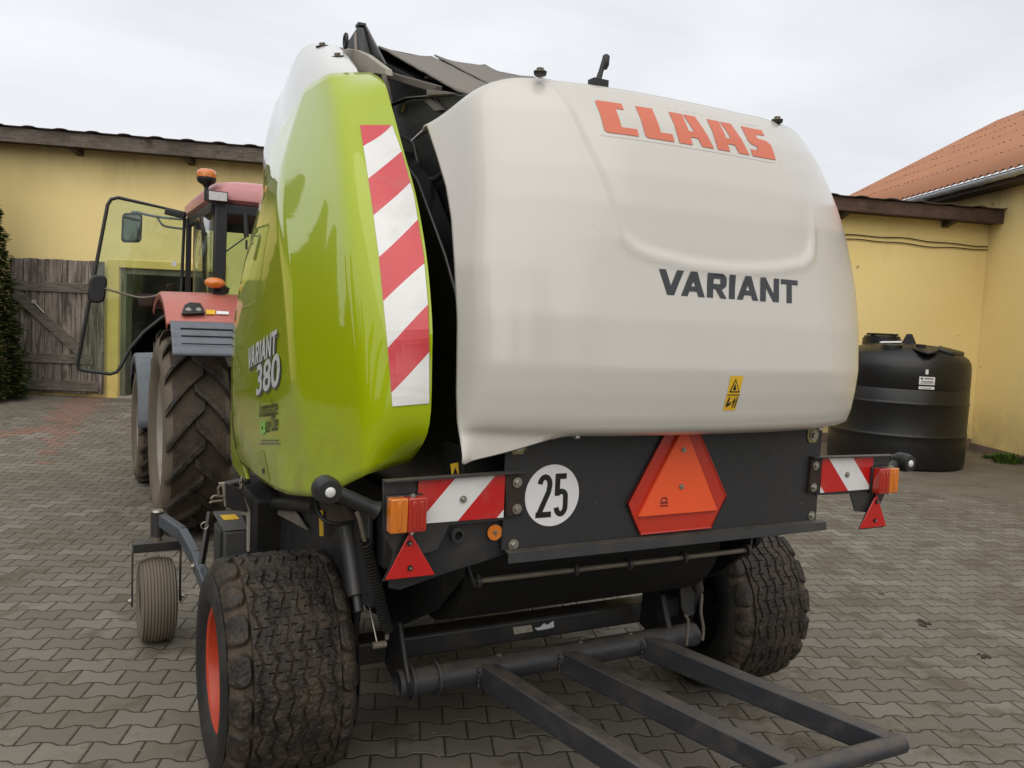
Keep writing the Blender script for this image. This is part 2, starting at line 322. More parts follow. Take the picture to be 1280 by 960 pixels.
# ------------------------------------------------------------------ mesh builder
class MB:
    def __init__(s): s.v = []; s.f = []; s.uv = None; s.fm = []
    def add(s, vs, fs, mi=0):
        o = len(s.v); s.v += [tuple(p) for p in vs]; s.f += [tuple(i+o for i in f) for f in fs]; s.fm += [mi]*len(fs); return s
    def box(s, a, b, mi=0, M=None):
        x0, y0, z0 = a; x1, y1, z1 = b
        vs = [V((x, y, z)) for x in (x0, x1) for y in (y0, y1) for z in (z0, z1)]
        if M is not None: vs = [M @ p for p in vs]
        return s.add(vs, [(0, 1, 3, 2), (4, 6, 7, 5), (0, 4, 5, 1), (2, 3, 7, 6), (0, 2, 6, 4), (1, 5, 7, 3)], mi)
    def bar(s, p, q, w, h, up=(0, 0, 1), mi=0):
        p = V(p); q = V(q); d = (q-p).normalized(); up = V(up); sd = d.cross(up).normalized(); up = sd.cross(d).normalized()
        vs = [c + sd*(a*w/2) + up*(b*h/2) for c in (p, q) for a, b in ((-1, -1), (1, -1), (1, 1), (-1, 1))]
        return s.add(vs, [(3, 2, 1, 0), (4, 5, 6, 7), (0, 1, 5, 4), (1, 2, 6, 5), (2, 3, 7, 6), (3, 0, 4, 7)], mi)
    def tube(s, pts, r, n=12, cap=True, mi=0, closed=False):
        pts = [V(p) for p in pts]; rs = r if isinstance(r, (list, tuple)) else [r]*len(pts)
        ref = None; rings = []; o = len(s.v)
        for i, p in enumerate(pts):
            if closed: t = (pts[(i+1) % len(pts)]-pts[i-1]).normalized()
            else: t = ((pts[min(i+1, len(pts)-1)]-pts[max(i-1, 0)])).normalized()
            if ref is None: ref = V((0, 0, 1)) if abs(t.z) < .9 else V((1, 0, 0))
            a = t.cross(ref).normalized(); ref = a.cross(t).normalized(); b = ref
            rings.append([p + (a*cos(k*2*pi/n)+b*sin(k*2*pi/n))*rs[i] for k in range(n)])
        vs = [q for ring in rings for q in ring]; fs = []
        m_ = len(pts) if closed else len(pts)-1
        for i in range(m_):
            j = (i+1) % len(pts)
            for k in range(n): fs.append((i*n+k, i*n+(k+1) % n, j*n+(k+1) % n, j*n+k))
        if cap and not closed: fs += [tuple(range(n))[::-1], tuple(range((len(pts)-1)*n, len(pts)*n))]
        return s.add(vs, fs, mi)
    def lathe(s, prof, o=(0, 0, 0), ax=(0, 0, 1), n=32, mi=0, closed=False):
        o = V(o); ax = V(ax).normalized(); a = ax.orthogonal().normalized(); b = ax.cross(a)
        vs = [o + ax*h + (a*cos(k*2*pi/n)+b*sin(k*2*pi/n))*r for r, h in prof for k in range(n)]
        fs = []
        for i in range(len(prof)-1):
            for k in range(n): fs.append((i*n+k, i*n+(k+1) % n, (i+1)*n+(k+1) % n, (i+1)*n+k))
        if closed:
            i = len(prof)-1
            for k in range(n): fs.append((i*n+k, i*n+(k+1) % n, (k+1) % n, k))
        return s.add(vs, fs, mi)
    def prism(s, pts, ext, mi=0):
        pts = [V(p) for p in pts]; e = V(ext); n = len(pts)
        return s.add(pts+[p+e for p in pts], [tuple(range(n)), tuple(range(n, 2*n))[::-1]]+[(i, i+n, (i+1) % n+n, (i+1) % n) for i in range(n)], mi)
    def grid(s, rows, mi=0):
        nr = len(rows); nc = len(rows[0])
        return s.add([p for r in rows for p in r], [(i*nc+j, i*nc+j+1, (i+1)*nc+j+1, (i+1)*nc+j) for i in range(nr-1) for j in range(nc-1)], mi)

def build(name, mb, mat, parent=None, smooth=None, bevel=0, solid=0, fix=True, seg=2, soff=-1):
    me = bpy.data.meshes.new(name); me.from_pydata(mb.v, [], mb.f); me.update()
    mats = mat if isinstance(mat, (list, tuple)) else [mat]
    for m_ in mats: me.materials.append(m_)
    if len(mats) > 1:
        me.polygons.foreach_set('material_index', mb.fm)
    if fix:
        bm = bmesh.new(); bm.from_mesh(me); bmesh.ops.recalc_face_normals(bm, faces=bm.faces); bm.to_mesh(me); bm.free()
    o = bpy.data.objects.new(name, me); COL.objects.link(o)
    if smooth is not None:
        me.polygons.foreach_set('use_smooth', [True]*len(me.polygons))
        try: me.set_sharp_from_angle(angle=radians(smooth))
        except Exception: pass
    if solid:
        md = o.modifiers.new('solid', 'SOLIDIFY'); md.thickness = solid; md.offset = soff
    if bevel:
        md = o.modifiers.new('bevel', 'BEVEL'); md.width = bevel; md.segments = seg; md.limit_method = 'ANGLE'; md.angle_limit = radians(35)
        md.harden_normals = False
        me.polygons.foreach_set('use_smooth', [True]*len(me.polygons))
        try: me.set_sharp_from_angle(angle=radians(40))
        except Exception: pass
    if parent is not None:
        o.parent = parent
        if parent.type == 'EMPTY' and 'wroot' in parent: o.location = -V(parent.location)
    return o

def thing(name, loc, label, cat, group=None, local=False):
    o = bpy.data.objects.new(name, None); COL.objects.link(o); o.location = loc; o.empty_display_size = .2
    o['label'] = label; o['category'] = cat
    if group: o['group'] = group
    if not local: o['wroot'] = 1
    return o
def tag(o, label=None, cat=None, group=None, kind=None):
    for k, q in (('label', label), ('category', cat), ('group', group), ('kind', kind)):
        if q: o[k] = q
    return o
def plabel(o, l): o['label'] = l; return o

def interp(x, xs, ys):
    if x <= xs[0]: return ys[0]
    for i in range(len(xs)-1):
        if x <= xs[i+1]:
            t = (x-xs[i])/(xs[i+1]-xs[i]); return ys[i]+(ys[i+1]-ys[i])*t
    return ys[-1]
def cr(pts, n):
    pts = [V(p) for p in pts]
    L = [0]
    for a, b in zip(pts, pts[1:]): L.append(L[-1]+(b-a).length)
    P = [pts[0]*2-pts[1]]+pts+[pts[-1]*2-pts[-2]]
    out = []
    for k in range(n):
        s = L[-1]*k/(n-1); i = 0
        while i < len(pts)-2 and s > L[i+1]: i += 1
        t = (s-L[i])/max(1e-9, L[i+1]-L[i]); t = min(max(t, 0), 1)
        p0, p1, p2, p3 = P[i], P[i+1], P[i+2], P[i+3]
        out.append(.5*((2*p1)+(p2-p0)*t+(2*p0-5*p1+4*p2-p3)*t*t+(3*p1-p0-3*p2+p3)*t**3))
    return out
def sstep(a, b, x):
    t = min(max((x-a)/(b-a), 0), 1); return t*t*(3-2*t)

# text as flat polygons in a 0..w x 0..h frame
def text2d(s, w, h, shear=0, bold=0, extrude=.02):
    c = bpy.data.curves.new('t', 'FONT'); c.body = s; c.shear = shear; c.offset = bold; c.extrude = extrude; c.resolution_u = 3
    o = bpy.data.objects.new('t', c); COL.objects.link(o)
    bpy.context.view_layer.update()
    me = bpy.data.meshes.new_from_object(o.evaluated_get(bpy.context.evaluated_depsgraph_get()))
    vs = [v.co.copy() for v in me.vertices]; fs = [tuple(p.vertices) for p in me.polygons]
    bpy.data.objects.remove(o); bpy.data.curves.remove(c); bpy.data.meshes.remove(me)
    x0 = min(v.x for v in vs); x1 = max(v.x for v in vs); y0 = min(v.y for v in vs); y1 = max(v.y for v in vs)
    return [((v.x-x0)/(x1-x0)*w, (v.y-y0)/(y1-y0)*h, v.z) for v in vs], fs

# ------------------------------------------------------------------ world and light
def world():
    w = bpy.data.worlds.new('World'); sc.world = w; w.use_nodes = True; t = w.node_tree; t.nodes.clear()
    n = lambda k: t.nodes.new(k)
    out = n('ShaderNodeOutputWorld'); bg = n('ShaderNodeBackground'); t.links.new(bg.outputs[0], out.inputs[0])
    sky = n('ShaderNodeTexSky'); sky.sky_type = 'NISHITA'; sky.sun_disc = False
    sky.sun_elevation = SUN_EL; sky.sun_rotation = SUN_AZ; sky.air_density = 1.2; sky.dust_density = 3
    tc = n('ShaderNodeTexCoord'); mp = n('ShaderNodeMapping'); mp.inputs[3].default_value = (1, 1, 3.2); t.links.new(tc.outputs['Generated'], mp.inputs[0])
    nz = n('ShaderNodeTexNoise'); nz.inputs['Scale'].default_value = 2.1; nz.inputs['Detail'].default_value = 7; nz.inputs['Roughness'].default_value = .52; nz.inputs['Distortion'].default_value = .6
    t.links.new(mp.outputs[0], nz.inputs[0])
    rp = n('ShaderNodeValToRGB'); e = rp.color_ramp.elements
    e[0].position = .33; e[0].color = (6.6, 6.8, 7.2, 1); e[1].position = .64; e[1].color = (8.0, 8.15, 8.45, 1)
    t.links.new(nz.outputs[0], rp.inputs[0])
    mx = n('ShaderNodeMix'); mx.data_type = 'RGBA'; mx.inputs[0].default_value = .95
    t.links.new(sky.outputs[0], mx.inputs[6]); t.links.new(rp.outputs[0], mx.inputs[7])
    t.links.new(mx.outputs[2], bg.inputs[0]); bg.inputs[1].default_value = .088
    s = bpy.data.lights.new('sun', 'SUN'); s.energy = 1.35; s.angle = radians(90); s.color = (1, .94, .85)
    o = bpy.data.objects.new('sun', s); COL.objects.link(o)
    d = V((sin(SUN_AZ)*cos(SUN_EL), cos(SUN_AZ)*cos(SUN_EL), sin(SUN_EL)))
    o.rotation_euler = d.to_track_quat('Z', 'Y').to_euler()
SUN_EL = radians(48); SUN_AZ = radians(215)
world()
sc.view_settings.view_transform = 'Standard'; sc.view_settings.look = 'None'; sc.view_settings.gamma = 1
sc.view_settings.exposure = 0.43
sc.cycles.use_denoising = True
sc.cycles.max_bounces = 8; sc.cycles.transparent_max_bounces = 12

# ------------------------------------------------------------------ ground
def gz(x, y): return .3*sstep(9.5, 16.0, y)
RB = ((-.8, 14.0), (-2.0, 11.6), (-4.0, 11.9))
def red_band_points():
    global RB
    a = onZ(120, 500, .2); b = onZ(70, 545, .05); c = onZ(5, 552, .05)
    RB = ((a.x, a.y), (b.x, b.y), (c.x, c.y))
red_band_points()
def ground():
    g = MB(); xs = [-200, -80, -40, -25]+[i*1.0 for i in range(-20, 31)]+[40, 80, 200]; ys = [-200, -80, -40, -25]+[i*.8 for i in range(-20, 40)]+[45, 80, 200]
    g.grid([[V((x, y, gz(x, y))) for x in xs] for y in ys])
    tag(build('paved_yard', g, paving(), smooth=30), kind='structure')
ground()

# ------------------------------------------------------------------ buildings
B0 = V((12.286, 9.414, 0)); DW = V((.8998, -.4364, 0)); NW = V((.4364, .8998, 0))     # corner, along the wall, into the building
def W(s, off, z): return B0 + DW*s + NW*off + V((0, 0, z))      # off < 0: towards the yard
def wbox(mb, s0, s1, o0, o1, z0, z1, mi=0):
    vs = [W(s, o, z) for s in (s0, s1) for o in (o0, o1) for z in (z0, z1)]
    mb.add(vs, [(0, 1, 3, 2), (4, 6, 7, 5), (0, 4, 5, 1), (2, 3, 7, 6), (0, 2, 6, 4), (1, 5, 7, 3)], mi)
def onWall(u, v, off=0):
    d = ray(u, v); t = (W(0, off, 0)-CAM).dot(NW)/d.dot(NW); return CAM+d*t
def sW(p): return (p-B0).dot(DW)
def wslope(mb, s0, s1, o0, o1, z0, zf):
    z0f = z0 if callable(z0) else (lambda s: z0); n = max(1, int((s1-s0)/1.0))
    for k in range(n):
        a = s0+(s1-s0)*k/n; b = s0+(s1-s0)*(k+1)/n
    vs = [W(s, o, z) for s in (s0, s1) for o in (o0, o1) for z in (z0f(s), zf(s))]
    mb.add(vs, [(0, 1, 3, 2), (4, 6, 7, 5), (0, 4, 5, 1), (2, 3, 7, 6), (0, 2, 6, 4), (1, 5, 7, 3)])
_e0, _e1 = onWall(20, 159.5, -.4), onWall(1200, 258.5, -.4)
def EZ(s): return _e0.z+(_e1.z-_e0.z)*(s-sW(_e0))/(sW(_e1)-sW(_e0))
def barn():
    r = thing('barn', W(-8, 0, 0), 'long yellow rendered barn with weathered eaves board across the back of the yard', 'building')
    w = MB(); S0, S1 = -14.95, -13.35; ZT = 2.52; TOP = 4.45
    TP = lambda s: EZ(s)-.20; wslope(w, -24, S0, 0, .35, -.1, TP); wslope(w, S1, -.003, 0, .35, -.1, TP); wslope(w, S0, S1, 0, .35, ZT, TP)
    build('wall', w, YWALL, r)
    # raised frame round the doorway
    f = MB(); wbox(f, S0-.2, S0-.002, -.03, -.002, .2, ZT+.13); wbox(f, S0, S1, -.03, -.002, ZT+.002, ZT+.13); wbox(f, S1+.002, S1+.2, -.03, -.002, .2, ZT+.13)
    build('door_surround', f, YREV, r, bevel=.006)
    i = MB(); wbox(i, -17.5, -11, 4.0, 4.1, 0, 3.2); wbox(i, -17.5, -17.4, .36, 4, 0, 3.2); wbox(i, -11, -10.9, .36, 4, 0, 3.2); wbox(i, -17.5, -11, .36, 4, 3.1, 3.2)
    wbox(i, -17.3, -11.1, .36, 3.9, .28, .31)
    build('interior', i, INTER, r)
    st = MB(); wbox(st, S0, S1, -.05, .34, .2, .335); build('threshold', st, worn('concrete_sill', (.3, .28, .24), .9), r, bevel=.01)
    jb = MB(); wbox(jb, S0+.002, S0+.09, .05, .30, .34, ZT-.002); wbox(jb, S0+.092, S1, .05, .3, ZT-.1, ZT-.002)
    build('door_jamb', jb, wood('green_grey_jamb', (.16, .17, .12), (.22, .22, .16), (9, 9, 1)), r, bevel=.005)
    pl = MB(); wbox(pl, S1+.23, -.02, -.03, -.001, -.05, .2); build('plinth', pl, PLINTH, r, bevel=.008)
    fa = MB(); wslope(fa, -24, -4, -.40, -.355, lambda s: EZ(s)-.23, EZ); o = build('fascia', fa, FASC, r, bevel=.006)
    fa = MB(); wslope(fa, -3.99, .42, -.40, -.355, lambda s: EZ(s)-.22, EZ)
    # bend the fascia with the eaves: both boards follow the roof edge
    o2 = build('fascia', fa, FASCR, r, bevel=.006)
    so = MB(); wslope(so, -24, .4, -.35, -.001, lambda s: EZ(s)-.20, lambda s: EZ(s)-.17); build('soffit', so, DARKR, r)
    for s in [-23+1.85*k for k in range(13)]:
        e = MB(); z = EZ(s)-.205
        e.prism([W(s-.06, -.34, z), W(s-.06, -.01, z), W(s-.06, -.01, z-.11), W(s-.06, -.30, z-.055)], DW*.10)
        build('rafter_end', e, DARKR, r, bevel=.006)
    # corrugated roof sheet: edge seen from below
    rf = MB(); rows = []
    n = 24*16
    for off, z in ((-.46, .03), (7, .25)):
        rows.append([W(-24+24.45*k/n, off, EZ(-24+24.45*k/n)+z+.022*(max(0, sin(k*2*pi/8.0))**.6-.4)) for k in range(n+1)])
    build('roof', rf.grid(rows), BROWNR, r, solid=.012, smooth=60)
    for (dzl, dzr), ph in (((onWall(1057, 292.5).z, onWall(1211, 307).z), 0), ((onWall(1057, 299).z, onWall(1211, 312).z), 1.2)):
        c = MB(); pts = [W(s, -.03, dzr+(dzl-dzr)*(-s/2.6)+.012*sin(s*3+ph)+.01*sin(s*7.3)) for s in [-2.9*k/24-.02 for k in range(25)]]
        build('wall_cable', c.tube(pts, .009, 6), HOSE, r)
    # hinged barn leaf folded back against the wall
    dl = MB(); s0 = -16.72; n = 12; z0, z1 = .36, 2.6; rnd = random.Random(4)
    d = build('barn_door', MB(), BARN, r); bpy.data.objects.remove(d)
    s = s0; dd = None
    ws = [rnd.uniform(.10, .17) for _ in range(12)]; tot = sum(ws); ws = [q*1.56/tot for q in ws]
    for q in ws:
        dz = rnd.uniform(-.02, .02); y = rnd.uniform(-.004, .004)
        wbox(dl, s+.004, s+q-.004, -.115+y, -.088+y, z0+dz, z1+dz*.5); s += q
    dd = build('barn_door', dl, BARN, r, bevel=.004)
    for a, b, c_, d_ in ((s0+.03, s0+1.54, 2.06, 2.22), (s0+.02, s0+1.4, .86, 1.02), (s0+.02, s0+1.5, .40, .58)):
        q = MB(); wbox(q, a, b, -.15, -.122, c_, d_); build('rail', q, BARNR, dd, bevel=.006)
    q = MB(); q.bar(W(s0+.08, -.135, 2.03), W(s0+1.18, -.135, 1.08), .026, .17, up=(0, 0, 1)); build('brace', q, BARNR, dd, bevel=.005)
    q = MB(); q.tube([W(s0+.42, -.16, 1.88), W(s0+.60, -.17, 1.70)], .014, 8); q.box((-.03, -.008, -.03), (.03, .008, .03), M=Matrix.Translation(W(s0+.42, -.156, 1.88)))
    build('bolt', q, GALV, dd)
    return r
barn()

def wing():
    r = thing('wing_building', B0+V((0, -3, 0)), 'yellow side building with salmon corrugated roof and zinc gutter at the right', 'building')
    def Q(s, off, z): return B0 + NW*s + DW*off + V((0, 0, z))   # off<0: overhang to the yard
    def qb(mb, s0, s1, o0, o1, z0, z1):
        vs = [Q(s, o, z) for s in (s0, s1) for o in (o0, o1) for z in (z0, z1)]
        mb.add(vs, [(0, 1, 3, 2), (4, 6, 7, 5), (0, 4, 5, 1), (2, 3, 7, 6), (0, 2, 6, 4), (1, 5, 7, 3)])
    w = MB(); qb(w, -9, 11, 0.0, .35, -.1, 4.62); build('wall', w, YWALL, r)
    g = MB(); g.prism([Q(-9, .351, 4.6), Q(-9, 12, 4.6), Q(-9, 6.2, 7.9)], NW*.3); build('gable', g, YWALL, r)
    g = MB(); qb(g, -9, -8.7, .36, 12, -.1, 4.6); qb(g, -8.7, 11, 11.7, 12, -.1, 4.6); build('wall', g, YWALL, r)
    p = MB(); qb(p, -9, -.04, -.03, -.001, -.05, .13); build('plinth', p, PLINTH, r, bevel=.008)
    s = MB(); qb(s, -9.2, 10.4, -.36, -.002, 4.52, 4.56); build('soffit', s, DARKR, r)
    s = MB(); qb(s, -9.2, 10.4, -.385, -.362, 4.50, 4.70); build('fascia', s, DARKR, r)
    tp = tan(radians(29.5)); rf = MB(); rows = []
    ns = 20*24
    for wd in (-.42, 1.5, 3.5, 6.2):
        rows.append([Q(-9.3+19.9*k/ns, wd, 4.72+(wd+.42)*tp+.026*sin(k*2*pi/5.0)) for k in range(ns+1)])
    build('roof', rf.grid(rows), ROOFM, r, solid=.008, smooth=60)
    rf = MB(); build('roof', rf.grid([[Q(-9.3, 6.2, 4.7+6.62*tp), Q(10.6, 6.2, 4.7+6.62*tp)], [Q(-9.3, 12.8, 4.7), Q(10.6, 12.8, 4.7)]]), ROOFM, r, solid=.02)
    # rows of fixing screws
    k = MB(); rnd = random.Random(2)
    for wd in (.95, 2.0, 3.0, 4.0, 5.1):
        s_ = -9
        while s_ < 10.4:
            z = 4.72+(wd+.42)*tp+.030
            k.box((-.010, -.024, -.008), (.010, .024, .005), M=Matrix.Translation(Q(s_+rnd.uniform(-.02, .02), wd+rnd.uniform(-.03, .03), z)))
            s_ += .2083
    tag(build('roof_screw', k, worn('roof_screw_cap', (.12, .07, .055), .6), r), kind='stuff')
    # gutter: half round
    gt = MB(); rows = []
    for sv in (-9.2, 10.4): rows.append([Q(sv, -.47+.075*cos(a), 4.628+.07*sin(a)) for a in [pi+pi*j/10 for j in range(11)]])
    build('gutter', gt.grid(rows), ZINC, r, solid=.005, smooth=50)
    for sv in [-8.5+.9*j for j in range(20)]:
        q = MB(); q.tube([Q(sv, -.47+.082*cos(a), 4.628+.077*sin(a)) for a in [pi+pi*j/8 for j in range(9)]], .008, 6); build('gutter_bracket', q, ZINC, r)
wing()

# ------------------------------------------------------------------ storage tank
def tank():
    base = V((9.50, 8.83, 0)); R = .985
    r = thing('storage_tank', base, 'large black round plastic tank with screw lids in the corner of the yellow walls', 'tank', local=True)
    prof = [(.0, .0), (R-.05, .0), (R-.01, .03), (R, .10), (R, .40)]
    for z in (.50, .98):
        prof += [(R, z-.03), (R+.006, z-.012), (R+.009, z), (R+.002, z+.016), (R-.004, z+.035)]
    prof += [(R-.004, 1.17), (R-.012, 1.185), (R-.004, 1.2)]
    prof += [(R-.006, 1.50), (R-.02, 1.58), (R-.06, 1.65), (R-.13, 1.70), (R-.3, 1.76), (.5, 1.82), (.25, 1.845), (0, 1.85)]
    b = MB().lathe(prof, n=96)
    build('body', b, TANKM, r, smooth=35)
    # direction towards the camera
    dc = (CAM-base); dc.z = 0; dc.normalize(); sd = V((dc.y, -dc.x, 0)); sd = -sd if sd.dot(V((1, 0, 0))) < 0 else sd
    def T(a, b_, z): return dc*a + sd*b_ + V((0, 0, z))
    q = MB().lathe([(0, .0), (.29, .0), (.29, .10), (.27, .11), (.27, .14), (.22, .155), (0, .16)], T(-.25, -.30, 1.80), n=40); build('manhole_lid', q, TANKM, r, smooth=40)
    q = MB(); [q.box((-.03, -.28, 1.955-.0), (.03, .28, 1.985), M=Matrix.Translation(T(-.25, -.30, 0)) @ Matrix.Rotation(a, 4, 'Z')) for a in (0, pi/2)]; build('lid_rib', q, TANKM, r, bevel=.008)
    q = MB().lathe([(0, .0), (.15, .0), (.15, .075), (.14, .085), (0, .09)], T(.55, -.14, 1.735), n=32); build('fill_cap', q, TANKM, r, smooth=40)
    q = MB().prism([T(.0, -.02, 1.83), T(.0, .20, 1.83), T(.0, .13, 1.995), T(.0, .05, 1.995)], dc*.05); build('lifting_lug', q, TANKM, r, bevel=.012)
    q = MB().prism([T(.55, .10, 1.77), T(.55, .50, 1.775), T(.90, .44, 1.725), T(.95, .34, 1.70), T(.88, .24, 1.725)], V((0, 0, .035))); build('outlet_pad', q, TANKM, r, bevel=.012)
    q = MB().prism([T(.1, .50, 1.78), T(.1, .86, 1.70), T(.5, .70, 1.69), T(.5, .45, 1.76)], V((0, 0, .06))); build('step_pad', q, TANKM, r, bevel=.02)
    q = MB().lathe([(0, 0), (.07, 0), (.07, .05), (0, .055)], T(.5, .25, 1.79), n=20); build('vent_cap', q, TANKM, r, smooth=40)
    q = MB().prism([T(.28, -.32, 1.835), T(.30, -.02, 1.855), T(.18, .0, 1.875), T(.16, -.30, 1.855)], V((0, 0, .006))); build('tag', q, WHITES, r)
    # labels wrapped on the shell
    def shell(ang0, ang1, z0, z1, rr, name, mat):
        rows = [[V((0, 0, z)) + (dc*cos(ang0+(ang1-ang0)*k/8)+sd*sin(ang0+(ang1-ang0)*k/8))*rr for k in range(9)] for z in (z0, z1)]
        return build(name, MB().grid(rows), mat, r, solid=.002)
    lab = shell(.265, .49, 1.27, 1.385, R+.001, 'label', WHITES); shell(.265, .49, 1.205, 1.245, R+.001, 'label', WHITES); shell(.345, .385, 1.42, 1.49, R+.001, 'label', WHITES)
    for (a, b_, z0, z1) in ((.335, .465, 1.352, 1.366), (.29, .47, 1.318, 1.324), (.30, .46, 1.305, 1.311), (.28, .48, 1.286, 1.291), (.285, .315, 1.345, 1.372), (.29, .44, 1.22, 1.227)):
        shell(a, b_, z0, z1, R+.0045, 'label_print', DKINK)
    # drain notch at the foot
    q = MB().lathe([(0, 0), (.085, 0), (.085, .02), (.06, .02), (.06, .004), (0, .004)], T(R-.005, .17, .13), ax=dc*1.0, n=24); build('drain_plug', q, TANKM, r, smooth=40)
tank()

# ------------------------------------------------------------------ vegetation
def conifer_mesh(h, rad, n, seed, droop, leaf, base=.04, power=.85, jag=.25):
    rnd = random.Random(seed); mb = MB()
    lob = [rnd.uniform(.8, 1.15) for _ in range(24)]
    for i in range(n):
        t = rnd.random()**1.25; z = h*(base+(1-base)*t)
        a = rnd.uniform(0, 2*pi)
        tier = .82+.25*abs(((z/h*11+lob[int(a/(2*pi)*24) % 24]*2) % 1)-.3)
        R_ = rad*(1-t)**power*tier*lob[int(a/(2*pi)*24) % 24]+.02
        rr = R_*(1-rnd.random()**2.2*.75)
        if rnd.random() < jag*.3: rr *= 1.1
        p = V((cos(a)*rr, sin(a)*rr, z - droop*rr))
        out = V((cos(a), sin(a), rnd.uniform(-.5, .4)-droop*.3)).normalized(); sd = out.cross(V((rnd.uniform(-.5, .5), rnd.uniform(-.5, .5), 1))).normalized()
        l = leaf*rnd.uniform(.6, 1.4); w_ = l*rnd.uniform(.22, .4)
        mb.add([p-out*l*.4, p+sd*w_+out*l*.1, p+out*l*.7, p-sd*w_+out*l*.1], [(0, 1, 2, 3)])
    return mb
def tree(name, loc, h, mesh=None, cr_args=None, mat=None, label='', cat='tree', group=None, trunk=.12):
    r = thing(name, loc, label, cat, group, local=True)
    t = MB().tube([(0, 0, 0), (.02, 0, h*.4), (0, .02, h*.95)], [trunk, trunk*.7, .01], 8); build('trunk', t, BARK, r, smooth=60)
    if mesh is None: o = build('crown', conifer_mesh(*cr_args), mat, r, fix=False)
    else:
        o = bpy.data.objects.new('crown', mesh); COL.objects.link(o); o.parent = r
    return r, o
pth = onZ(-40, 514, .1)
tree('thuja', V((pth.x, pth.y, gz(pth.x, pth.y))), 4.0, None, (4.1, .90, 34000, 3, -.1, .075, .0, .55, .05), THUJA, 'dark green columnar evergreen beside the grey barn door', trunk=.08)
pth2 = onZ(-90, 525, .1)
_, c0 = tree('spruce', V((-17, 9.5, 0)), 9, None, (9.5, 2.1, 9000, 5, .35, .42, .05, .9), SPRUCE, 'tall spruce left of the yard, nearest the barn', group='spruces round the yard', trunk=.16)
spots = [(-13.2, 24.8, 1.12, 'spruce rising behind the hedge past the left end of the barn'), (-10.9, 26.8, 1.12, 'spruce behind the left gable of the barn, farthest from the yard'), (-9.3, 15.8, .74, 'spruce standing just beyond the left end of the barn'), (-12.3, 16.0, .8, 'shorter spruce beside the one at the end of the barn'), (-14.5, 13.5, 1.1, 'slim spruce left of the yard close to the barn corner'), (-19.5, 5, 1.1, 'broad spruce left of the yard, second from the barn'), (-20, .5, .95, 'spruce left of the yard, third from the barn'),
         (-17, -4.5, 1.05, 'spruce at the rear left corner of the yard'), (-10, -15, 1.0, 'spruce behind the yard on the left'), (-3.5, -18, 1.2, 'tallest spruce behind the yard'), (3.5, -19, .9, 'small spruce behind the yard'),
         (-18.5, 13, .95, 'spruce behind the slim one by the barn corner'), (-6.5, -20, 1.3, 'dark spruce standing back behind the yard')]
for i, (x, y, s_, lb) in enumerate(spots):
    r, o = tree('spruce', V((x, y, 0)), 9, c0.data, None, None, lb, group='spruces round the yard', trunk=.16); r.scale = (s_*.95, s_*.95, s_); r.rotation_euler.z = i*1.3
# hedge belt closing the left side and the back of the yard (seen in the panel reflections)
def hedge(name, pts, h, w, seed, label):
    rnd = random.Random(seed); mb = MB()
    for a, b in zip(pts, pts[1:]):
        a = V(a); b = V(b); L_ = (b-a).length; d = (b-a)/L_; nn = V((-d.y, d.x, 0))
        for _ in range(int(L_*330)):
            s_ = rnd.uniform(0, L_); hh = h*(.86+.12*noise.noise(V((s_*.6, seed, a.x))))
            z = hh*rnd.random()**.6; p = a+d*s_+nn*rnd.uniform(-w, w)+V((0, 0, z))
            out = V((rnd.uniform(-1, 1), rnd.uniform(-1, 1), rnd.uniform(-.3, 1))).normalized(); sd = out.orthogonal().normalized(); l = .16*rnd.uniform(.6, 1.5)
            mb.add([p-out*l, p+sd*l*.6, p+out*l, p-sd*l*.6], [(0, 1, 2, 3)])
    tag(build(name, mb, SPRUCE, None, fix=False), label, 'hedge')
hedge('hedge', [(-8, 18.2, 0), (-14, 17.5, 0), (-17.5, 10, 0), (-18.5, 0, 0), (-16.5, -6, 0)], 3.2, .6, 3, 'dense dark green hedge along the left of the yard under the spruces')
hedge('hedge', [(-15, -9, 0), (-8, -14, 0), (2, -17, 0), (8, -16.5, 0)], 2.4, .6, 8, 'lower hedge closing the back of the yard behind the viewer')

def weeds(name, c, n, rad, h, seed, label):
    rnd = random.Random(seed); mb = MB()
    for _ in range(n):
        a = rnd.uniform(0, 2*pi); r_ = rad*rnd.random()**.7; p = V((cos(a)*r_, sin(a)*r_*.6, 0)); d = V((cos(a)*.5+rnd.uniform(-.5, .5), sin(a)*.5+rnd.uniform(-.5, .5), 1.1)).normalized()
        hh = h*rnd.uniform(.4, 1.1); sd = V((-d.y, d.x, 0)).normalized()*rnd.uniform(.006, .014) if abs(d.x)+abs(d.y) > .01 else V((.01, 0, 0))
        q = p+d*hh*.6; t = q+V((d.x, d.y, .25))*hh*.35
        mb.add([p-sd, p+sd, q+sd*1.2, q-sd*1.2, t], [(0, 1, 2, 3), (3, 2, 4)])
    o = build(name, mb, GRASS, None, fix=False); o.location = c; tag(o, label, 'weed'); return o
p = onZ(1264, 578, 0); weeds('weed_clump', V((p.x-.05, p.y, 0)), 260, .30, .24, 1, 'green grassy weed tuft at the foot of the right wall')
for (u, v, rad, h, lb) in ((1236, 573, .12, .10, 'tiny weed sprout at the wall foot beside the black tank'),):
    p = onZ(u, v, 0); weeds('weed_clump', V((p.x, p.y, 0)), 60, rad, h, 4, lb)

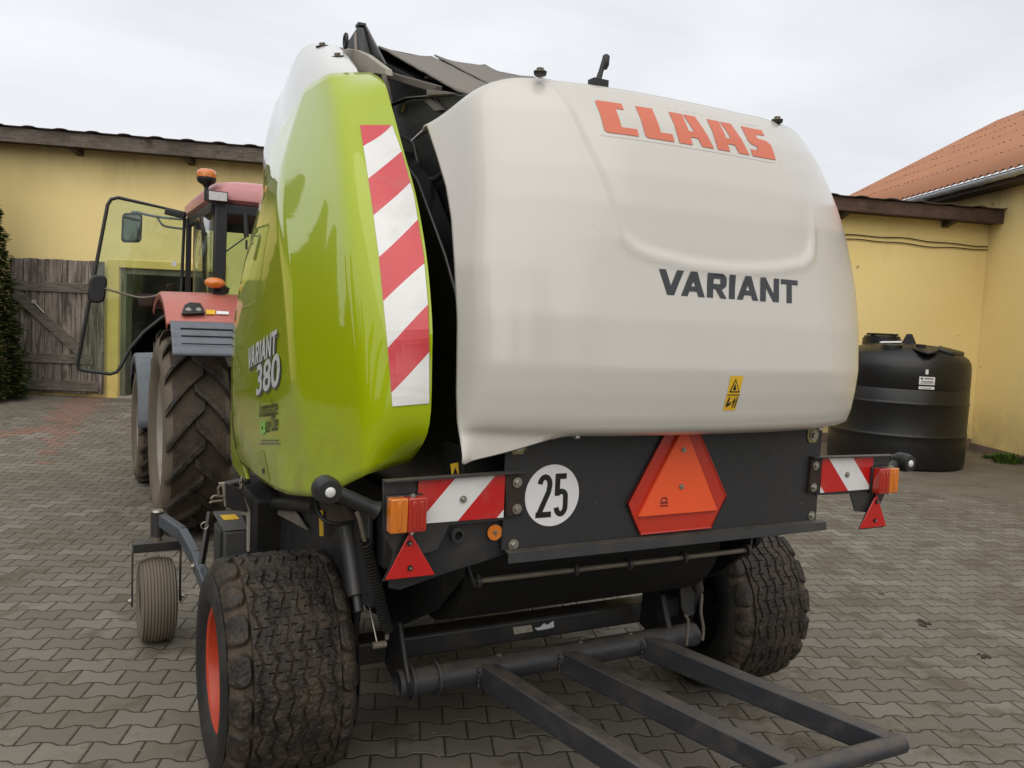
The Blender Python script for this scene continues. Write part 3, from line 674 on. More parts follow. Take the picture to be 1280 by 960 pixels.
# litter on the paving
def litter():
    rnd = random.Random(11); mb = MB()
    for _ in range(900):
        x = rnd.uniform(-3.5, 7); y = rnd.uniform(1.5, 9) if rnd.random() < .8 else rnd.uniform(9, 14)
        if rnd.random() < .35: x, y = 1.2+rnd.gauss(0, .9), 2.9+rnd.gauss(0, .6)
        a = rnd.uniform(0, pi); l = rnd.uniform(.004, .018); w_ = rnd.uniform(.0008, .002); z = gz(x, y)+.006
        d = V((cos(a), sin(a), rnd.uniform(-.1, .2)))*l; s_ = V((-sin(a), cos(a), 0))*w_; p = V((x, y, z))
        mb.add([p-d-s_, p+d-s_, p+d+s_, p-d+s_], [(0, 1, 2, 3)])
    tag(build('straw_litter', mb, STRAWM, fix=False, solid=.0015), 'scattered bits of straw and chaff lying on the grey paving', 'straw', kind='stuff')
litter()
def clod(u, v, r_, lb, seed):
    rnd = random.Random(seed); p = onZ(u, v, 0); mb = MB()
    for k in range(7):
        c = V((rnd.gauss(0, r_*.7), rnd.gauss(0, r_*.5), r_*.12)); rr = r_*rnd.uniform(.25, .6)
        prof = [(0, -.3*rr), (rr, -.1*rr), (rr*.9, .25*rr), (rr*.4, .5*rr), (0, .55*rr)]
        o = len(mb.v); mb.lathe(prof, c, n=8)
        for i in range(o, len(mb.v)): q = V(mb.v[i]); mb.v[i] = tuple(q + noise.noise_vector(q*60)*rr*.35)
    ob = build('mud_clod', mb, MUDM, smooth=60); ob.location = p; tag(ob, lb, 'mud clod', 'mud clods on the paving')
clod(1150, 777, .026, 'small dark mud clod beside its larger neighbour on the right paving', 1)
clod(1155, 782, .032, 'larger dark mud clod nearer the viewer of the pair on the right paving', 2)
clod(1232, 822, .028, 'single dark mud clod near the right edge of the photo', 3)
clod(1100, 700+43, .02, 'tiny mud crumb left of the pair of clods', 4)
clod(147, 519, .08, 'dark clod on the paving before the barn doorway', 5)

# ------------------------------------------------------------------ ROUND BALER
BAL = thing('round_baler', V((0, 3.5, 0)), 'lime and light grey round baler seen from its rear left, tailgate lettered VARIANT', 'round baler')

# ---- rear hood
PZ = [1.575, 1.585, 1.63, 1.71, 1.79, 1.95, 2.10, 2.20, 2.32, 2.43, 2.535, 2.624, 2.694, 2.742]
PY = [2.262, 2.236, 2.218, 2.203, 2.195, 2.208, 2.235, 2.250, 2.272, 2.305, 2.350, 2.395, 2.445, 2.485]
FZ = [1.49, 1.6, 1.69, 1.92, 2.1, 2.26, 2.37, 2.51, 2.62, 2.70]
FY = [2.42, 2.47, 2.485, 2.50, 2.54, 2.62, 2.70, 2.84, 2.96, 3.05]
def hood_plan(z, s):
    # s in 0..1 from wing edge to the middle of the rear face (left half, x negative)
    n = 2.6; Yr = interp(z, PZ, PY); W_ = interp(z, [2.1, 2.74], [.91, .84]); Yf = interp(z, FZ, FY); dc = interp(z, [2.1, 2.7], [.36, .46])
    c0 = .93; th0 = math.acos(c0**(n/2)); ye = Yr+dc-dc*sin(th0)**(2/n)
    if s < .2:
        t = s/.2; xa, ya = -W_*.955, Yf; xb, yb = -W_*c0, ye
        # slight flare of the wing before it meets the bend
        return V((xa+(xb-xa)*t+.010*sin(pi*t)*0, ya+(yb-ya)*t, z))
    th = th0+(s-.2)/.8*(pi/2-th0)
    x = -W_*max(cos(th), 0)**(2/n) if th < pi/2-1e-6 else 0.0
    return V((x, Yr+dc-dc*sin(th)**(2/n), z))
def emb_px(u, v):
    y = 2.3
    for _ in range(8):
        p = onY(u, v, y); y = interp(p.z, PZ, PY); W_ = interp(p.z, [2.1, 2.74], [.91, .84]); dc = interp(p.z, [2.1, 2.7], [.36, .46])
        y += dc*(1-(1-min(.99, abs(p.x)/W_)**2.6)**(1/2.6))
    return (p.x, p.z)
EMB = [emb_px(*q) for q in ((690, 95.6), (708, 132), (729, 179), (750, 220.6), (765.6, 262), (778.6, 293.5), (791.7, 307.6), (812.5, 317), (864.6, 330), (916.7, 336), (969, 335), (1003, 329), (1013, 319), (1014.5, 299), (1012, 267))]
EMB[0] = (EMB[0][0]-.02, EMB[0][1]+.05)
def emb_depth(x, z):
    # signed by side: inside the outline the face is pressed in by 9 mm, with a rounded rim
    best = 9; ins = False
    for (x0, z0), (x1, z1) in zip(EMB, EMB[1:]):
        dx, dz = x1-x0, z1-z0; t = max(0, min(1, ((x-x0)*dx+(z-z0)*dz)/(dx*dx+dz*dz)))
        qx, qz = x0+dx*t-x, z0+dz*t-z; d = hypot(qx, qz)
        if d < best: best = d; sgn = dx*(z-z0)-dz*(x-x0)
    sd = best if sgn > 0 else -best          # left side of the polyline = inside
    fade = 1-sstep(.26, .36, x)*sstep(2.22, 2.42, z)
    return (.010*sstep(-.006, .026, sd) - .006*math.exp(-((sd+.008)/.016)**2))*fade
def hood():
    nz, ns = 84, 60; rows = []
    ss = [(i/ns)**.9 for i in range(ns+1)]; zs = [k/(nz-1) for k in range(nz)]
    for v_ in zs:
        row = []
        for side in (-1, 1):
            sl = ss if side < 0 else ss[::-1][1:]
            for s in sl:
                zb = 1.575-(.105 if side < 0 else .0)*max(0, min(1, (abs(hood_plan(1.6, s).x)-.57)/.295)); zt_ = 2.742-.115*(1-sstep(0, .45, s)); z = zb+(zt_-zb)*v_
                p = hood_plan(z, s); p.x *= -side; row.append(p)
        rows.append(row)
    # denser columns in the middle so that the pressed outline is smooth
    out = []
    for z, row in zip(zs, rows):
        new = []
        for a, b in zip(row, row[1:]):
            k = max(1, int((b-a).length/.012))
            for i in range(k): new.append(a.lerp(b, i/k))
        new.append(row[-1]); out.append(new)
    nmax = max(len(r) for r in out); 
    fin = []
    for row in out:
        L = [0]
        for a, b in zip(row, row[1:]): L.append(L[-1]+(b-a).length)
        r2 = []; j = 0
        for k in range(200):
            s = L[-1]*k/199
            while j < len(L)-2 and s > L[j+1]: j += 1
            t = (s-L[j])/max(1e-9, L[j+1]-L[j]); p = row[j].lerp(row[j+1], min(1, t))
            r2.append(p)
        for _ in range(25):
            r2 = [r2[0]]+[r2[k]*.5+(r2[k-1]+r2[k+1])*.25 for k in range(1, len(r2)-1)]+[r2[-1]]
        for p in r2:
            if abs(p.x) < .62: p.y += emb_depth(p.x, p.z)
        fin.append(r2)
    # top flange turning forward, bottom lip turning in
    top = fin[-1]
    fl = []
    for k, (dy, dz) in enumerate(((.03, .003), (.09, .0), (.25, -.01))):
        fl.append([V((p.x*(1-.02*k), p.y+dy, p.z+dz)) for p in top])
    bot = fin[0]; lip = [[V((p.x*(.99), p.y+dy*(1 if abs(p.x) < .6 else .25), p.z+dz*(1 if abs(p.x) < .6 else .2))) for p in bot] for dy, dz in ((.05, -.012), (.016, -.008))]
    g = MB().grid(lip+fin+fl)
    o = build('rear_hood', g, HOODW, BAL, smooth=50, solid=.006, soff=0)
    return o, g
HOOD, hg = hood()
hbvh = BVHTree.FromPolygons([V(p) for p in hg.v], hg.f)
def hpx(u, v):
    h = hbvh.ray_cast(CAM, ray(u, v)); return h[0] if h[0] is not None else onY(u, v, 2.3)
def hy(x, z):
    h = hbvh.ray_cast(V((x, 0, z)), V((0, 1, 0)))
    return h[0].y if h[0] is not None else 2.4
def on_hood(pts2, name, mat, off=.0042, parent=None, ext=.0):
    vs, fs = pts2
    mb = MB().add([V((x, hy(x, z)-off-e*.0006, z)) for x, z, e in vs], fs)
    return build(name, mb, mat, parent or HOOD, fix=False)
def poly_fill(polys, ext=0):
    vs = []; fs = []
    for p in polys:
        o = len(vs); vs += [(x, z, 0) for x, z in p]; fs.append(tuple(range(o, o+len(p))))
    return vs, fs
# subdividing a polygon set so that it follows the curved face
def flat_mesh(polys, cuts=2):
    bm = bmesh.new()
    for p in polys:
        f = bm.faces.new([bm.verts.new((x, z, 0)) for x, z in p])
    bmesh.ops.triangulate(bm, faces=bm.faces)
    for _ in range(cuts): bmesh.ops.subdivide_edges(bm, edges=[e for e in bm.edges if e.calc_length() > .018], cuts=1, use_grid_fill=False)
    bmesh.ops.triangulate(bm, faces=bm.faces)
    vs = [(v.co.x, v.co.y, 0) for v in bm.verts]; 
    bm.verts.ensure_lookup_table(); bm.verts.index_update()
    fs = [tuple(v.index for v in f.verts) for f in bm.faces]; bm.free(); return vs, fs
def claas():
    # letter outlines, unit height, from the lettering on the tailgate
    C_ = [(0, .06), (.0, .94), (.05, 1), (.74, 1), (.74, .80), (.50, .80), (.50, .22), (.94, .22), (.94, 0), (.06, 0)]
    L_ = [(0, .06), (0, 1), (.50, 1), (.50, .24), (.86, .24), (.86, 0), (.06, 0)]
    A1 = [(0, 0), (0, 1), (.42, 1), (.42, .44), (.60, .44), (.46, 1), (.86, 1), (1.13, 0), (.74, 0), (.67, .25), (.42, .25), (.42, 0)]
    S_ = [(.0, 0), (0, .22), (.28, .22), (.28, .36), (.10, .40), (.0, .52), (0, 1), (.78, 1), (.78, .80), (.44, .80), (.44, .66), (.74, .62), (.86, .48), (.86, 0)]
    qa, qb = hpx(739.5, 122), hpx(969, 199); x0, x1 = qa.x+.003, qb.x-.003; z0 = (qb.z+hpx(741, 165).z)/2; z1 = (qa.z+hpx(962, 168).z)/2
    items = [(C_, 0), (L_, 1.14), (A1, 2.16), (A1, 3.42), (S_, 4.66)]; tot = 4.66+.86
    sx = (x1-x0)/tot; h = z1-z0
    for pl, ox in items:
        p = [(x0+(ox+a)*sx, z0+b*h) for a, b in pl]
        on_hood(flat_mesh([p], 3), 'logo_letter', LOGOR, off=.0058)
    # thin outline of the transfer film
    fr = []; a, b, c, d = x0-.018, x1+.02, z0-.014, z1+.014; t = .0012
    n = 20
    for i in range(n):
        xa = a+(b-a)*i/n; xb = a+(b-a)*(i+1)/n
        for z in (c, d): fr.append([(xa, z-t), (xb, z-t), (xb, z+t), (xa, z+t)])
    for x in (a, b): fr.append([(x-t, c), (x+t, c), (x+t, d), (x-t, d)])
    on_hood(poly_fill(fr), 'film_edge', worn('film_edge', (.40, .36, .33), .5), off=.0038)
claas()
vs, fs = text2d('VARIANT', .57, .083, shear=.14, bold=.022)
qa, qb = hpx(829, 369.5), hpx(996, 351); wv = qb.x-hpx(820, 337).x
NAMEZ = ((qa.z+hpx(985, 377.5).z)/2, hpx(820, 337).z-qa.z, hpx(820, 337).x, wv)
def heavy(word, slant=.08):
    # wide heavy capitals in a 1-high frame, from slanted bars; returns polygons
    out = []; x = 0; w = .255
    def para(xb, xt, ww, y0=0., y1=1.): out.append([(x+xb, y0), (x+xb+ww, y0), (x+xt+ww, y1), (x+xt, y1)])
    for ch in word:
        if ch == 'V': para(.34, 0, w*1.02); para(.34, .68, w*1.02); wd = .95
        elif ch == 'A': para(0, .34, w*1.0); para(.68, .34, w*1.0); out.append([(x+.24, .20), (x+.74, .20), (x+.68, .40), (x+.30, .40)]); wd = .95
        elif ch == 'R': para(0, 0, w); out.append([(x+w, .78), (x+.60, .78), (x+.76, .90), (x+.62, 1), (x+w, 1)]); out.append([(x+w, .36), (x+.62, .36), (x+.76, .46), (x+.60, .57), (x+w, .57)]); out.append([(x+.54, .57), (x+.60, .57), (x+.76, .46), (x+.80, .56), (x+.80, .82), (x+.76, .90), (x+.60, .78), (x+.54, .78)]); para(.56, .34, w*.98, 0, .36); wd = .84
        elif ch == 'I': para(0, 0, w); wd = .27
        elif ch == 'N': para(0, 0, w); para(.60, 0.0, w*.9); para(.62, .62, w); wd = .89
        elif ch == 'T': out.append([(x, .79), (x+.84, .79), (x+.84, 1), (x, 1)]); para(.285, .285, w, 0, .79); wd = .84
        x += wd + (.0 if ch in 'A' and False else .07)
        if ch in 'V': x -= .16
        if ch == 'T': pass
    tot = x-.07
    return [[(px_+slant*py_, py_) for px_, py_ in p] for p in out], tot+slant
def letters_to(name, word, place, mat, cuts=1, slant=.08, parent=None, step=.00025, thick=.0012):
    polys, tot = heavy(word, slant); mb = MB()
    for i, p in enumerate(polys):
        vs, fs = flat_mesh([[(a/tot, b) for a, b in p]], cuts); mb.add([place(a, b, step*(i % 5)) for a, b, _ in vs], fs)
    return build(name, mb, mat, parent, fix=False)
# yellow warning sticker
def pl_hood(a, b, st_):
    x = NAMEZ[2]+a*NAMEZ[3]; z = NAMEZ[0]+b*NAMEZ[1]; return V((x, hy(x, z)-.0042-st_, z))
letters_to('name_lettering', 'VARIANT', pl_hood, DKINK, parent=HOOD)
def sticker():
    x0, x1, z0, z1 = .035, .085, 1.655, 1.775
    cx = hpx(914, 500).x
    x0, x1 = cx-.028, cx+.030
    st = on_hood(flat_mesh([[(x0-.004, z0), (x1-.008, z0), (x1+.006, z1), (x0+.006, z1)]]), 'warning_sticker', YELS)
    on_hood(poly_fill([[(x0+.008, 1.718), (x1-.002, 1.718), (cx+.002, 1.766)]]), 'warning_triangle', BLKINK, off=.0052, parent=st)
    on_hood(poly_fill([[(x0+.015, 1.7225), (x1-.009, 1.7225), (cx+.002, 1.7575)]]), 'triangle_field', YELS, off=.0058, parent=st)
    on_hood(poly_fill([[(cx-.006, 1.725), (cx+.01, 1.727), (cx+.006, 1.738), (cx+.001, 1.75), (cx-.003, 1.737)], [(x0+.002, 1.708), (x1, 1.708), (x1, 1.711), (x0+.002, 1.711)],
        [(x0+.003, 1.672), (x0+.009, 1.665), (x0+.016, 1.70), (x0+.011, 1.703)], [(x0+.012, 1.668), (x0+.024, 1.678), (x0+.022, 1.686), (x0+.011, 1.678)],
        [(cx+.004, 1.664), (cx+.008, 1.664), (cx+.012, 1.698), (cx+.006, 1.698)], [(cx+.014, 1.664), (cx+.018, 1.664), (cx+.024, 1.704), (cx+.020, 1.704)], [(cx+.0, 1.682), (cx+.016, 1.686), (cx+.016, 1.69), (cx+.0, 1.686)]]), 'pictogram', BLKINK, off=.0064, parent=st)
sticker()
def bolt(p, ax, r_=.012, parent=None, name='bolt', mat=None, wash=True):
    p = V(p); ax = V(ax).normalized(); mb = MB()
    if wash: mb.lathe([(0, 0), (r_*1.7, 0), (r_*1.7, .003), (0, .003)], p, ax, 20)
    mb.lathe([(0, .003), (r_, .003), (r_, .003+r_*.75), (r_*.85, .003+r_*.85), (0, .003+r_*.85)], p, ax, 6)
    return build(name, mb, mat or GALV, parent)
for x in (-.585, .475): 
    x = hpx(668, 99).x if x < 0 else hpx(975, 160).x; y = 2.53
    bolt((x, y, 2.755), (0, 0, 1), .013, HOOD, mat=STEEL); 
    q = MB().lathe([(0, 0), (.02, 0), (.022, .008), (.012, .012), (.012, .02), (0, .02)], V((x, y, 2.745)), n=16); build('rubber_stop', q, HOSE, HOOD, smooth=40)
bolt((-.51, 2.32, 1.567), (0, -.3, -1), .011, HOOD); bolt((.62, 2.345, 1.567), (0, -.3, -1), .011, HOOD)
# catch hook standing on the hood's top edge
p0 = onY(748, 100, 2.55); p1 = onY(757, 70, 2.55)
q = MB().tube([p0+V((0, 0, -.03)), p0, p0.lerp(p1, .35), p1], [.02, .011, .009, .009], 10); q.tube([p1-V((.001, 0, .045)), p1-V((0, 0, .03)), p1+V((.003, 0, .0)), p1+V((.003, 0, .006))], [.008, .014, .013, .006], 10)
q.box((-.03, -.02, -.012), (.03, .02, .012), M=Matrix.Translation(p0+V((0, 0, -.012))))
build('latch_handle', q, HOSE, BAL, smooth=50)

# ---- green side shields
def patch(cols, rows_n, subs, sharp={}, sm=()):
    cs = [cr(c, rows_n) for c in cols]
    for q_ in sm:
        for _ in range(60):
            c_ = cs[q_]; cs[q_] = [c_[0]]+[c_[k]*.5+(c_[k-1]+c_[k+1])*.25 for k in range(1, len(c_)-1)]+[c_[-1]]
    out = []
    for i in range(rows_n):
        pts = [c[i] for c in cs]
        # column-wise Catmull-Rom, softened
        P = [pts[0]*2-pts[1]]+pts+[pts[-1]*2-pts[-2]]; row = []
        for j in range(len(pts)-1):
            p0, p1, p2, p3 = P[j], P[j+1], P[j+2], P[j+3]
            k1 = sharp.get(j, 1); k2 = sharp.get(j+1, 1)
            m1 = ((p2-p0)*.5*k1 + (p2-p1)*(1-k1)) ; m2 = ((p3-p1)*.5*k2 + (p2-p1)*(1-k2))
            for t in [q/subs for q in range(subs)]:
                h1 = 2*t**3-3*t*t+1; h2 = t**3-2*t*t+t; h3 = -2*t**3+3*t*t; h4 = t**3-t*t
                row.append(p1*h1+m1*h2+p2*h3+m2*h4)
        row.append(pts[-1]); out.append(row)
    return out
def X_(l, x): return [onX(u, v, x+.13*(1-sstep(90, 420, v))) for u, v in l]
E0 = X_([(464, 90), (480, 103), (490, 135), (505, 190), (520, 245), (533, 320), (540, 400), (540, 450), (538, 520), (530, 552), (512, 578)], -.95)
def onS(u, v):
    # the flat flank of the shield: leans inwards above head height
    d = ray(u, v); f = lambda t: (lambda p: p.x-(-1.13-.16*(p.y-2.67)+.29*.10*math.log(1+math.exp(min(50, (p.z-2.02)/.10)))))(CAM+d*t)
    a, b = 1.5, 6.0
    for _ in range(50):
        m_ = (a+b)/2
        if f(m_)*f(a) <= 0: b = m_
        else: a = m_
    return CAM+d*a
def S_(l): return [onS(u, v) for u, v in l]
E1 = S_([(412, 92), (420, 130), (426, 170), (430, 220), (440, 340), (452, 430), (462, 520), (456, 594)])
E2 = S_([(382, 109), (360, 170), (342, 235), (349, 273), (354, 314), (361, 362), (366, 422), (370, 500), (377, 560), (398, 622)])
E3 = X_([(331, 203), (327, 240), (315, 290), (303, 340), (293, 400), (289, 450), (289, 520), (293, 555), (300, 578)], -1.15)
Eb = [a.lerp(b, .5)+V((-.012, 0, 0)) for a, b in zip(cr(E2, 12), cr(E3, 12))]
Eb[-1] = onX(345, 612, -1.21); Eb[-2] = onX(335, 585, -1.215)
El = [p+V((.012, .045, 0)) for p in E0]; Ef = [p+V((.12, .05, 0)) for p in E3]
rows = patch([El, E0, E1, E2, Eb, E3, Ef], 56, 9, sharp={0: .1, 1: .12, 2: .5, 3: .12, 5: .12}, sm=(2, 3, 4))
def mirror(rows, dx=0, dy=0): return [[V((-p.x+dx, p.y+dy, p.z)) for p in r][::-1] for r in rows]
gm = MB().grid(rows)
SIDEL = build('side_shield', gm, GREEN, BAL, smooth=60, solid=.012)
SIDEL['label'] = 'left lime green side shield with striped marker film and lettering'
SR = build('side_shield', MB().grid(mirror(rows, -.08, .1)), GREEN, BAL, smooth=60, solid=.012); SR['label'] = 'right lime green side shield, mostly hidden'
gb = BVHTree.FromPolygons([V(p) for p in gm.v], gm.f)
def on_green(u, v, off=.004):
    d = ray(u, v); h = gb.ray_cast(CAM, d)
    if h[0] is None: return onX(u, v, -1.1)
    n = h[1] if h[1].dot(d) < 0 else -h[1]
    return h[0]+n*off
def green_yz(y, z, off=.004):
    h = gb.ray_cast(V((-3, y, z)), V((1, 0, 0)))
    if h[0] is None: return None
    n = h[1] if h[1].x < 0 else -h[1]
    return h[0]+n*off
def stripe_film():
    Lk = [157, 183, 224, 270, 322, 377, 435, 491, 540]; Rk = [115, 157, 190, 229, 275, 330, 381, 440, 505]
    def lx(v): return interp(v, [157, 240, 320, 420, 508], [450, 463, 474, 484, 491])
    def rx(v): return interp(v, [157, 190, 245, 320, 380, 430, 505], [490, 502, 517.5, 530, 535.5, 537, 537])
    vs = []; uvs = []; ns, nt = 6, 60
    for i in range(nt+1):
        t = i/nt; vl = 157+(508-157)*t; vr = 157+(504-157)*t
        for j in range(ns+1):
            s = j/ns; u = lx(vl)*(1-s)+rx(vr)*s; v = vl*(1-s)+vr*s
            vs.append(on_green(u, v, .0035))
            pl = interp(vl, Lk, list(range(9))); pr = interp(vr, Rk, list(range(9)))
            uvs.append((pl*(1-s)+pr*s, t))
    mb = MB(); nc = ns+1
    mb.add(vs, [(i*nc+j, i*nc+j+1, (i+1)*nc+j+1, (i+1)*nc+j) for i in range(nt) for j in range(ns)])
    o = build('marker_film', mb, STR1, SIDEL, fix=False)
    ul = o.data.uv_layers.new(name='UVMap')
    for p in o.data.polygons:
        for li in p.loop_indices: ul.data[li].uv = uvs[o.data.loops[li].vertex_index]
    o['label'] = 'red and white striped reflective film'
stripe_film()
# lettering on the left shield: reads towards the rear
def side_text(s, y0, z0, w, h, mat, name, shear=.12, bold=.03, off=.004, slope=0.0):
    vs, fs = text2d(s, w, h, shear, bold)
    out = []
    for x, z, e in vs:
        q = green_yz(y0-x, z0+z+slope*x, off+e*.0006); out.append(q if q else V((-1.2, y0-x, z0+z)))
    return build(name, MB().add(out, fs), mat, SIDEL, fix=False)
a = onX(312, 462, -1.2); b = onX(351, 443, -1.2)
LT = [('VARIANT', a.y+.02, 1.70, a.y-b.y+.06, .105)]
def px_green(u, v):
    h = gb.ray_cast(CAM, ray(u, v)); return h[0] if h[0] is not None else onX(u, v, -1.2)
A = px_green(311.5, 464); Bq = px_green(348, 444); A2 = px_green(311, 442)
letters_to('lettering', 'VARIANT', lambda a, b, st_, A=A, Bq=Bq: (green_yz(A.y+-0.006-a*(A.y-Bq.y), A.z+-0.006+b*.10+a*(Bq.z-A.z), .003+st_) or V((-1.2, A.y, A.z))), SHADOWG, parent=SIDEL)
letters_to('lettering', 'VARIANT', lambda a, b, st_, A=A, Bq=Bq: (green_yz(A.y+0.008-a*(A.y-Bq.y), A.z+0.008+b*.10+a*(Bq.z-A.z), .006+st_) or V((-1.2, A.y, A.z))), SILVER, parent=SIDEL)
A = px_green(322, 498); Bq = px_green(352, 485)
side_text('380', A.y, A.z, A.y-Bq.y, .14, SHADOWG, 'lettering', shear=.05, bold=.06, off=.003, slope=(Bq.z-A.z)/(A.y-Bq.y))
side_text('380', A.y+.009, A.z+.009, A.y-Bq.y, .14, SILVER, 'lettering', shear=.05, bold=.02, off=.006, slope=(Bq.z-A.z)/(A.y-Bq.y))
A = px_green(325, 522); Bq = px_green(347.5, 519)
side_text('la motoculture', A.y, A.z, A.y-Bq.y, .075, BLKINK, 'dealer_print', shear=.25, bold=.012, slope=(Bq.z-A.z)/(A.y-Bq.y))
A = px_green(334, 541); Bq = px_green(348, 538)
side_text("de l'Oise", A.y, A.z, A.y-Bq.y, .075, BLKINK, 'dealer_print', shear=.25, bold=.012, slope=(Bq.z-A.z)/(A.y-Bq.y))
def px_poly(l, mat, name, off=.004, parent=None):
    return build(name, MB().add([on_green(u, v, off) for u, v in l], [tuple(range(len(l)))]), mat, parent or SIDEL, fix=False)
px_poly([(326, 527), (329, 529), (332, 526), (333, 531), (332.5, 536), (333.5, 540), (329, 543), (327, 541), (326.5, 535), (325.8, 531)], LGREEN, 'dealer_emblem')
px_poly([(328.8, 532.5), (329.8, 532.3), (329.9, 536.5), (328.9, 536.7)], BLKINK, 'emblem_mark', off=.006)
rnd = random.Random(3)
for v0, ua, ub in ((549.5, 328, 347), (553.5, 326, 349)):
    u = ua
    while u < ub:
        w_ = rnd.uniform(.8, 2.2)
        px_poly([(u, v0), (u+w_, v0-.1), (u+w_, v0+1.8), (u, v0+1.9)], SHADOWG, 'small_print'); u += w_+.5
# recessed grip and dimple at the lower front of the shield
q = MB(); c = on_green(331, 577, .001); n_ = V((-.95, -.3, 0)).normalized()
px_poly([(321, 566), (327, 562), (331, 566), (334, 582), (338, 603), (331, 605), (325, 596), (322, 582)], worn('recess_green', (.26, .33, .008), .3, coat=.6, amt=.2, dirt=(.05, .05, .02)), 'grip_recess', off=.002)
px_poly([(328.5, 586), (330.5, 585), (331, 591), (329.5, 592)], BLKINK, 'grip_hole', off=.004)
# lower front flap
fl = [onX(u, v, x) for u, v, x in ((288, 515, -1.10), (291, 525, -1.12), (297, 560, -1.13), (309, 599, -1.14), (300, 596, -1.12), (291, 582, -1.10), (288, 560, -1.09))]
build('shield_flap', MB().prism(fl, V((.02, .01, 0))), worn('flap_lime', (.36, .46, .008), .3, coat=.8, amt=.1), BAL, bevel=.004)

# ---- white front hood (left and right caps)
cols = [[(449, 102, -.99), (447, 89, -.985), (436, 73, -.975), (421, 58, -.96)],
        [(415, 108, -1.09), (412, 88, -1.08), (408, 71, -1.06), (402, 55.5, -1.03)],
        [(386, 122, -1.15), (384, 101, -1.13), (384, 76, -1.10), (385, 58, -1.06)],
        [(363, 168, -1.19), (363, 138, -1.165), (366, 102, -1.13), (371.5, 72, -1.09)],
        [(346, 205, -1.18), (346, 176, -1.165), (350, 140, -1.14), (355.5, 111, -1.10)],
        [(334, 225, -1.14), (331.5, 203, -1.13), (337, 172, -1.12), (344, 145, -1.09)]]
cc = [[onX(p[0], p[1], p[2]+.11) for p in c] for c in cols]
inn = [[p+V((.30, .05, -.02 if k < 3 else .0)) for k, p in enumerate(cc[0])]]
cc2 = cc+[[p+V((.25, .1, 0)) for p in cc[-1]]]
rowsC = patch(cc2, 20, 8)
top = rowsC[-1]; rowsC.append([p+V((.02, .01, -.004)) for p in top]); rowsC.append([p+V((.05, .03, -.04)) for p in top])
CAP = build('front_hood', MB().grid(rowsC), CAPW, BAL, smooth=60, solid=.006); CAP['label'] = 'white front hood corner above the left shield'
o = build('front_hood', MB().grid(mirror(rowsC)), CAPW, BAL, smooth=60, solid=.006); o['label'] = 'white front hood corner above the right shield, hidden'
cbv = BVHTree.FromPolygons([V(p) for p in MB().grid(rowsC).v], MB().grid(rowsC).f)
for (u, v) in ((403, 58), (422, 71)):
    h_ = cbv.ray_cast(CAM, ray(u, v)); p = h_[0] if h_[0] is not None else onX(u, v, -.9); bolt(p+V((0, 0, .003)), (-.25, -.25, 1), .014, CAP, mat=STEEL); q = MB().lathe([(0, 0), (.030, 0), (.030, .008), (0, .009)], p-V((.0, 0, .004)), (-.25, -.25, 1), 20); build('washer', q, HOSE, CAP)
# gap closer between the two corners: front top shell
q = MB(); q.box((-1.0, 4.35, 1.0), (1.0, 4.95, 2.70)); build('front_body', q, BLACK, BAL, bevel=.02)

# ---- chamber body and black inner sides
q = MB(); q.box((-.66, 2.72, 1.05), (.66, 4.34, 2.30)); build('bale_chamber', q, CHAMB, BAL, bevel=.02)
for sg in (-1, 1):
    q = MB(); pts = [(2.60, 1.40), (2.66, 1.30), (3.1, 1.18), (4.3, 1.15), (4.3, 2.60), (3.35, 2.60), (3.10, 2.45), (2.80, 2.15), (2.64, 1.95), (2.60, 1.75)]
    q.prism([V((sg*.80, y, z)) for y, z in pts], V((-sg*.08, 0, 0))); o = build('inner_side_wall', q, GLOSSB, BAL, bevel=.01)
    o['label'] = 'black inner wall between shield and rear hood, %s' % ('left' if sg < 0 else 'right')
# tailgate side plates reaching up to the belts
pl = [onX(u, v, -.69) for u, v in ((484, 140), (492, 133), (514, 123), (519, 125), (560, 120), (588, 117), (600, 190), (575, 300), (560, 330), (500, 300))]
q = MB().prism(pl, V((.02, 0, 0))); build('tailgate_side_plate', q, BLACK, BAL, bevel=.003)
q = MB().prism([V((-p.x, p.y, p.z)) for p in pl], V((-.02, 0, 0))); build('tailgate_side_plate', q, BLACK, BAL, bevel=.003)
pl = [onX(u, v, -.70) for u, v in ((490, 134), (514, 122.5), (572, 118), (572, 120.5), (514, 125))]
q = MB().prism(pl, V((-.03, .0, .0))); build('plate_flange', q, BLACKG, BAL, bevel=.003)
pl = [onX(u, v, -.71) for u, v in ((529, 125), (543, 139), (552, 137), (535, 119), (536, 112), (560, 116))]
q = MB().prism(pl[:4], V((.03, 0, 0))); build('gusset', q, BELT, BAL, bevel=.002)
q = MB().prism([onX(u, v, -.74) for u, v in ((533, 112), (533, 119), (572, 117), (556, 114))], V((.02, 0, 0))); build('gusset', q, BELT, BAL, bevel=.002)
hp = [onX(u, v, -.725) for u, v in ((488, 150), (497, 166), (510, 174), (517, 181), (520, 195), (524, 208), (530, 219), (536, 224), (545, 224), (556, 215))]
build('hydraulic_hose', MB().tube(cr(hp, 40), .011, 8), HOSE, BAL, smooth=60)
build('yellow_mark', MB().prism([onX(u, v, -.697) for u, v in ((502, 138), (505, 129), (506.5, 131), (505, 137), (502, 141))], V((-.001, 0, 0))), YELS, BAL)
# dark frame behind the belts

build('belt_frame', MB().bar(onX(483, 93, -.70), onX(548, 112, -.70), .03, .03), worn('brown_dusty_frame', (.10, .085, .07), .7, amt=.5), BAL, bevel=.004)
build('frame_post', MB().bar(onX(480, 97, -.72), onX(486, 140, -.72), .035, .04), worn('beige_dusty_post', (.24, .21, .17), .7, amt=.5), BAL, bevel=.004)

